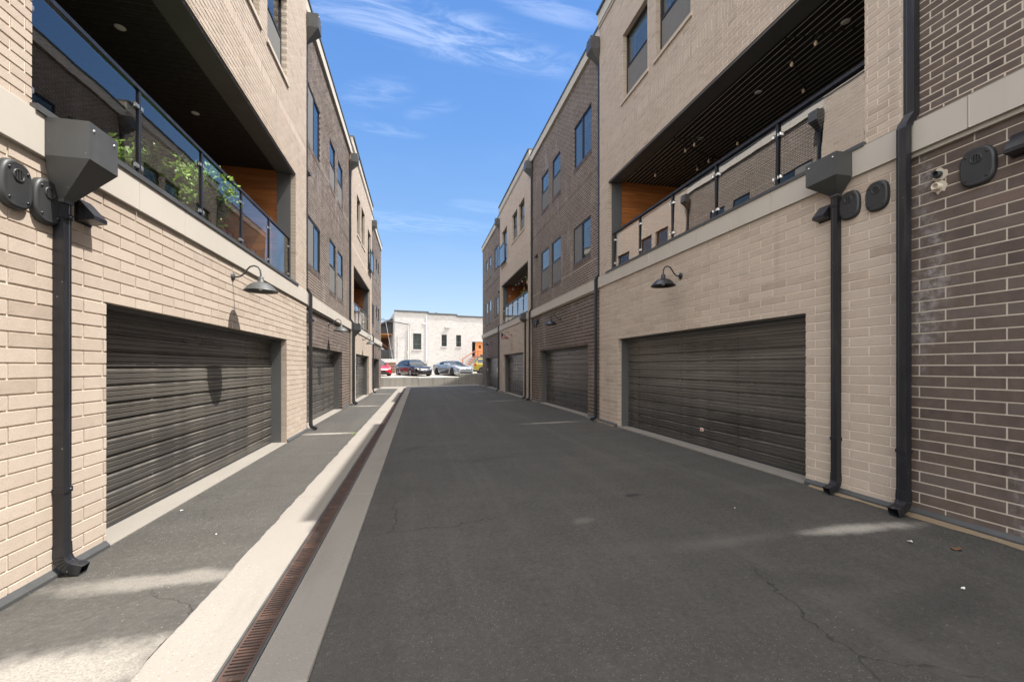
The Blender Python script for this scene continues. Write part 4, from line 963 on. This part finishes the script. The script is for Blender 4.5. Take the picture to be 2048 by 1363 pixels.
m=M(); m.bbox(-6,.45,-1.9,-.3,.4,2.32,.03); o=m.build('low_wall',MT['whitebrick']); o.location=WBL; o.rotation_euler=(0,0,wa); tag(o,'low white wall below the dark slatted fence','wall')
m=M(); m.tube([wloc(-.25,-.9,.6),wloc(-.3,-.8,2.4),wloc(-1.1,-.7,7.0)],.022,8); tag(m.build('leaning_pole',paint('galvanised_pole',(.5,.5,.5),.4,.6)),'thin pale leaning pole in front of the dark slatted fence','pole')
bn=thing('recycling_bin','blue lidded recycling bin behind the red car','bin',(-4.45,43.4,zlot(43.4)))
m=M(); m.bbox(-.3,.3,-.35,.35,.08,1.0,.04); m.build('bin_body',paint('blue_plastic',(.02,.05,.25),.45),bn)
m=M(); m.bbox(-.33,.33,-.4,.38,1.0,1.1,.03); m.build('lid',paint('blue_lid',(.02,.06,.30),.45),bn)
pb=thing('planter_box','brown wooden planter box behind the red car','planter',(-3.0,45.0,zlot(45)))
m=M()
for k in range(4): m.bbox(-.75,.75,-.35,.35,.02+k*.28,.28+k*.28,.01)
m.build('boards',paint('brown_boards',(.16,.075,.045),.75,0,.3,6),pb)
m=M(); m.box(-.71,.71,-.31,.31,1.0,1.1); m.build('soil',paint('soil',(.05,.035,.025),.95),pb)
# ------------------------------------------------------------------ plants, string lights, baskets
def leafmat(n,c):
    a=N(n); t=a.n('ShaderNodeAttribute',attribute_name='tone').outputs['Fac']; col=a.ramp(t,[(0,tuple(x*.45 for x in c)),(.5,c),(1,tuple(min(1,x*1.7) for x in c))])
    a.pbr(col,.5,None,0,.4); pb=[q for q in a.nt.nodes if q.type=='BSDF_PRINCIPLED'][0]; tl=a.n('ShaderNodeBsdfTranslucent',{'Color':col}).outputs[0]
    mx=a.n('ShaderNodeMixShader',{0:.35,1:pb.outputs[0],2:tl}); a.nt.links.new(mx.outputs[0],a.out.inputs[0]); return a.mat
LEAF=leafmat('green_leaf',(.27,.41,.085)); STEM=paint('woody_stem',(.12,.08,.05),.8)
def shrub(base,h,rad,ntw,seed,parent,org,leafL=.075):
    rd=random.Random(seed); lf=M(); stm=M()
    for k in range(ntw):
        an=rd.uniform(0,2*PI); sp=rad*math.sqrt(rd.random()); low=k%5<2; sp=sp if not low else rad*(.5+.5*rd.random()); hh=h*(rd.uniform(.02,.45) if low else rd.uniform(.45,1.))*(1-.25*(sp/rad)**2)
        top=Vector((base[0]+sp*math.cos(an),base[1]+sp*math.sin(an)*1.25,base[2]+hh)); b=Vector(base)+Vector((rd.uniform(-.03,.03),rd.uniform(-.03,.03),0))
        mid=b.lerp(top,.55)+Vector((0,0,.08*h)); pts=[b,b.lerp(mid,.6),mid,top]
        stm.tube(pts,[.009,.007,.005,.002],5)
        for i in range(34):
            q=.15+.85*i/33; p=(b.lerp(mid,q/.55) if q<.55 else mid.lerp(top,(q-.55)/.45))+Vector((rd.gauss(0,.03),rd.gauss(0,.03),rd.gauss(0,.02)))
            dr=Vector((rd.gauss(0,1),rd.gauss(0,1),rd.gauss(.5,.6))).normalized(); l=leafL*rd.uniform(.7,1.4); sd=dr.cross(Vector((rd.gauss(0,1),rd.gauss(0,1),rd.gauss(0,1)))).normalized()*l*.26
            lf.add([p,p+dr*l*.45+sd,p+dr*l,p+dr*l*.45-sd],[(0,1,2,3)],0,rd.random())
    stm.build('stems',STEM,parent,org); lf.build('foliage',LEAF,parent,org,False)
def potted(label,x,y,z,ph,pr,h,rad,n,seed,pm,ll):
    org=(x,y,z); r=thing('potted_shrub',label,'potted plant',org)
    m=M(); m.lathe([(0,0),(pr*.72,0),(pr*.9,ph*.5),(pr,ph*.95),(pr*1.02,ph),(pr*.92,ph),(pr*.9,ph*.9),(0,ph*.88)],org,28); m.build('pot',pm,r,org)
    shrub((x,y,z+ph*.88),h,rad,n*2,seed,r,org,ll)
pot1=paint('yellow_green_glaze',(.52,.46,.09),.35,0,.25,5); pot2=paint('dark_pot',(.06,.06,.06),.5)
potted('low spreading green shrub behind the near left glass, nearest its first post',-3.0,5.4,3.2,.22,.2,.58,.42,70,3,pot2,.058)
potted('taller green shrub in yellow green pot behind the near left glass',-3.02,6.75,3.2,.47,.2,.80,.46,115,5,pot1,.062)
def string_lights(label,pts,n,drop=.1):
    org=tuple(pts[0]); r=thing('string_lights',label,'string lights',org); cab=M(); acc=[]
    for a,b in zip(pts,pts[1:]):
        a=Vector(a);b=Vector(b); L=(b-a).length; sg=[]
        for i in range(13):
            q=i/12; p=a.lerp(b,q); p.z-=.10*L/2*4*q*(1-q)*.5; sg.append(p)
        cab.tube(sg,.009,5); k=max(1,int(L/.62))
        for i in range(k):
            q=(i+.5)/k; p=a.lerp(b,q); p.z-=.10*L/2*4*q*(1-q)*.5; acc.append(p)
    cab.build('cable',MT['plastic'],r,org)
    for p in acc:
        m=M(); m.lathe([(.0,0),(.016,-.005),(.018,-.05),(.014,-.06)],(p.x,p.y,p.z-.03),10,0); m.tube([p,(p.x,p.y,p.z-.035)],.005,5); so=m.build('socket',MT['plastic'],r,org)
        m=M(); m.lathe([(.012,0),(.021,-.025),(.024,-.04),(.018,-.065),(0,-.075)],(p.x,p.y,p.z-.085),12); m.build('bulb',BULB,so,org)
BULB=paint('amber_bulb_glass',(.72,.58,.42),.15,0,.15,30,0,.6)
zc=6.08
string_lights('zigzag string of bare bulbs under the near right balcony ceiling',[(4.98,8.95,zc),(6.5,8.0,zc),(4.98,7.45,zc),(6.6,7.0,zc)],0)
string_lights('second string of bare bulbs, nearest the right collector box',[(6.4,5.75,zc),(5.0,4.85,zc),(6.3,4.15,zc)],0)
string_lights('string of warm bulbs along the far right balcony opening',[(4.92,17.6,6.02),(4.92,19.3,5.75),(4.92,21.2,5.85),(4.92,22.9,5.4)],0)
def basket(label,x,y,z,ztop,s):
    org=(x,y,z); r=thing('hanging_basket',label,'hanging planter',org)
    m=M(); m.lathe([(0,0),(.07*s,.01),(.12*s,.08*s),(.13*s,.15*s),(.11*s,.15*s),(.0,.12*s)],org,16); m.build('bowl',paint('terracotta_bowl',(.42,.20,.11),.7),r,org)
    m=M()
    for k in range(3):
        q=2*PI*k/3; m.tube([(x+.12*s*math.cos(q),y+.12*s*math.sin(q),z+.14*s),(x,y,z+.6*s)],.008,5)
    m.tube([(x,y,z+.6*s),(x,y,ztop)],.008,5); m.tube([(x,y,z),(x,y,z-.22*s)],[.02,.035],6); m.build('macrame',paint('jute_cord',(.5,.36,.22),.9),r,org)
    shrub((x,y,z+.12*s),.22*s,.13*s,10,int(y*10),r,org,.06)
basket('wide macrame hanging planter in the far right balcony',5.0,18.5,5.2,6.05,1.25)
basket('smaller low hanging basket in the far right balcony',5.2,20.3,4.92,6.05,1.)
def weed(label,x,y,z,h,n,seed):
    org=(x,y,z); r=thing('weed',label,'weed',org); shrub(org,h,h*.5,n,seed,r,org,h*.25)
weed('small green weed at the right foot of the concrete retaining wall',4.45,33.6,.08,.2,8,9)
weed('tiny green weed in the gutter joint by the second left garage',-1.355,9.7,.0,.05,6,12)
# litter scraps
scrap=paint('paper_scrap',(.7,.68,.62),.8); leafd=paint('dead_leaf',(.16,.08,.04),.8)
for (x,y,mt,lb,s,cat) in ((3.93,2.62,scrap,'crumpled white scrap beside the pale stain under the tall right downspout',.022,'litter'),(4.12,2.43,leafd,'brown dead leaf at the foot of the dark brick wall',.035,'leaf'),(3.45,2.0,scrap,'small white paper scrap on dark asphalt at the lower right',.010,'litter'),(3.15,3.65,scrap,'white scrap on asphalt before the right collector box downspout',.009,'litter'),(-2.38,4.95,scrap,'pale scrap on the nearest left garage threshold',.018,'litter'),(-1.75,4.2,scrap,'tiny white fleck on the left asphalt strip',.008,'litter')):
    m=M(); z=zr(x)+.004+(.006 if x<-2.2 else 0); n=7; pts=[(x+s*math.cos(2*PI*k/n)*random.uniform(.6,1.2),y+s*math.sin(2*PI*k/n)*random.uniform(.6,1.2),z+random.uniform(0,.012)) for k in range(n)]
    m.add(pts,[tuple(range(n))]); m.add([(p[0],p[1],p[2]+.003) for p in pts],[tuple(range(n))]); tag(m.build('dead_leaf' if cat=='leaf' else 'paper_scrap',mt),lb,cat)
# dirt line at the foot of the right walls
m=M(); y=-4.
while y<31:
    b=y+.15
    if not any(g[0]-.02<y<g[1] or g[0]<b<g[1]+.02 for g in ((-3.7,.95),(4.19,9.11),(11.06,15.82),(18.22,22.66),(24.75,29.3))):
        o=.05 if (3.08<y<10.1 or 17.02<y<23.7) else -.02
        def e(t): return fx('R',o+.028+.018*math.sin(t*7)+.012*math.sin(t*23)+(.03 if t<3.05 else 0))
        m.quad((fx('R',o-.06),y,.10),(fx('R',o-.06),b,.10),(e(b),b,zr(4.55)+.004),(e(y),y,zr(4.55)+.004))
    y=b
tag(m.build('dirt_margin',concrete('sandy_dirt',(.20,.15,.095),(.27,.21,.14),.8)),kind='structure')
# ------------------------------------------------------------------ camera, light, sky
f=835.; yaw=math.atan((1024-836)/f)
cam=bpy.data.cameras.new('camera'); co=bpy.data.objects.new('camera',cam); COL.objects.link(co); S.camera=co
cam.sensor_fit='HORIZONTAL'; cam.sensor_width=36; cam.lens=36*f/2048; cam.shift_y=(732.5-681.5)/2048; cam.clip_start=.05; cam.clip_end=2000
co.location=(0,0,1.5); co.rotation_euler=(PI/2,0,-yaw)
sd=Vector((1.,-.22,1.90)).normalized()
el=math.asin(sd.z); az=math.atan2(sd.x,sd.y)
sun=bpy.data.lights.new('sun','SUN'); so=bpy.data.objects.new('sun',sun); COL.objects.link(so); so.location=(30,-8,60)
sun.energy=3.4; sun.angle=math.radians(.5); sun.color=(1,.96,.91); so.rotation_euler=sd.to_track_quat('Z','Y').to_euler()
w=bpy.data.worlds.new('World'); S.world=w; w.use_nodes=True; nt=w.node_tree; nt.nodes.clear()
class WN(N):
    def __init__(s): s.nt=nt; s.out=s.n('ShaderNodeOutputWorld')
a=WN(); FILL_VEIL=(16.4,16.0,15.5)
sky=a.n('ShaderNodeTexSky',sky_type='NISHITA',sun_disc=False,sun_elevation=el,sun_rotation=az,air_density=1.0,dust_density=.6,ozone_density=1.6).outputs[0]
dirn=a.n('ShaderNodeTexCoord').outputs['Generated']; sx=a.n('ShaderNodeSeparateXYZ',{0:dirn}); iz=a.math('MAXIMUM',sx.outputs[2],.03)
px=a.math('DIVIDE',sx.outputs[0],iz); py=a.math('DIVIDE',sx.outputs[1],iz)
pv=a.n('ShaderNodeCombineXYZ',{0:px,1:py,2:0.}).outputs[0]
n1=a.noise(a.mapping(pv,(2.2,7.,1),(0,0,-.16)),1.6,10,.68,1.2); n2=a.noise(pv,2.2,3,.5)
def blob(cx,cy,rx,ry,ang):
    dx=a.math('SUBTRACT',px,cx); dy=a.math('SUBTRACT',py,cy); c,s_=math.cos(ang),math.sin(ang)
    u=a.math('DIVIDE',a.math('ADD',a.math('MULTIPLY',dx,c),a.math('MULTIPLY',dy,s_)),rx); v=a.math('DIVIDE',a.math('SUBTRACT',a.math('MULTIPLY',dy,c),a.math('MULTIPLY',dx,s_)),ry)
    r=a.math('ADD',a.math('MULTIPLY',u,u),a.math('MULTIPLY',v,v)); return a.maprange(r,0.,1.,1.,0.)
cl=None
for args,k in (((.08,1.27,.55,.13,.13),1.),((-.25,1.22,.4,.12,0.),.6),((.36,1.12,.22,.05,.1),.7),((-.15,1.60,.19,.10,-.5),.42),((.05,1.66,.15,.06,-.6),.32),((-.12,1.84,.18,.06,.1),.38),((-.1,3.0,.9,.25,.05),.45),((.4,2.6,.3,.12,.2),.35)):
    m_=a.math('MULTIPLY',blob(*args),k); cl=m_ if cl is None else a.math('MAXIMUM',cl,m_)
cl=a.math('MULTIPLY',cl,a.maprange(n1,.36,.68)); cl=a.math('ADD',cl,a.math('MULTIPLY',a.maprange(n2,.45,.75),.05))
sky=a.n('ShaderNodeHueSaturation',{'Hue':.502,'Saturation':1.1,'Value':1.15,'Fac':1.,'Color':sky}).outputs[0]
grad=a.ramp(sx.outputs[2],[(0.,(.62,.71,.82)),(.14,(.46,.63,.84)),(.3,(.245,.475,.85)),(.5,(.135,.345,.80)),(.75,(.078,.255,.72)),(1.,(.06,.21,.64))])
grad=a.n('ShaderNodeVectorMath',{0:grad,3:5.6},operation='SCALE').outputs[0]
sky=a.mix(.7,sky,grad)
col=a.mix(a.math('MULTIPLY',cl,.15,clamp=True),sky,(11.,11.2,11.8))
# added neutral fill light: unseen bright cloud overhead and behind the photographer
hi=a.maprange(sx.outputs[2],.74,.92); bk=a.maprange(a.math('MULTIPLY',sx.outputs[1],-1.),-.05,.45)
fill_veil=a.math('MULTIPLY',a.math('MAXIMUM',hi,bk),a.maprange(a.noise(dirn,1.6,6,.6,.4),.2,.62,.35,1.))
col=a.mix(fill_veil,col,FILL_VEIL)
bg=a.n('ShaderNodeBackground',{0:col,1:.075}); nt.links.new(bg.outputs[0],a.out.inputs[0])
S.view_settings.view_transform='Standard'; S.view_settings.look='None'; S.view_settings.exposure=1.42; S.view_settings.gamma=1
S.render.engine='CYCLES'; S.render.filter_size=.8; c=S.cycles; c.use_denoising=True; c.denoising_prefilter='ACCURATE'; c.denoising_input_passes='RGB_ALBEDO_NORMAL'; c.max_bounces=8; c.diffuse_bounces=4; c.glossy_bounces=4; c.transparent_max_bounces=16; c.caustics_reflective=False; c.caustics_refractive=False; c.sample_clamp_indirect=6
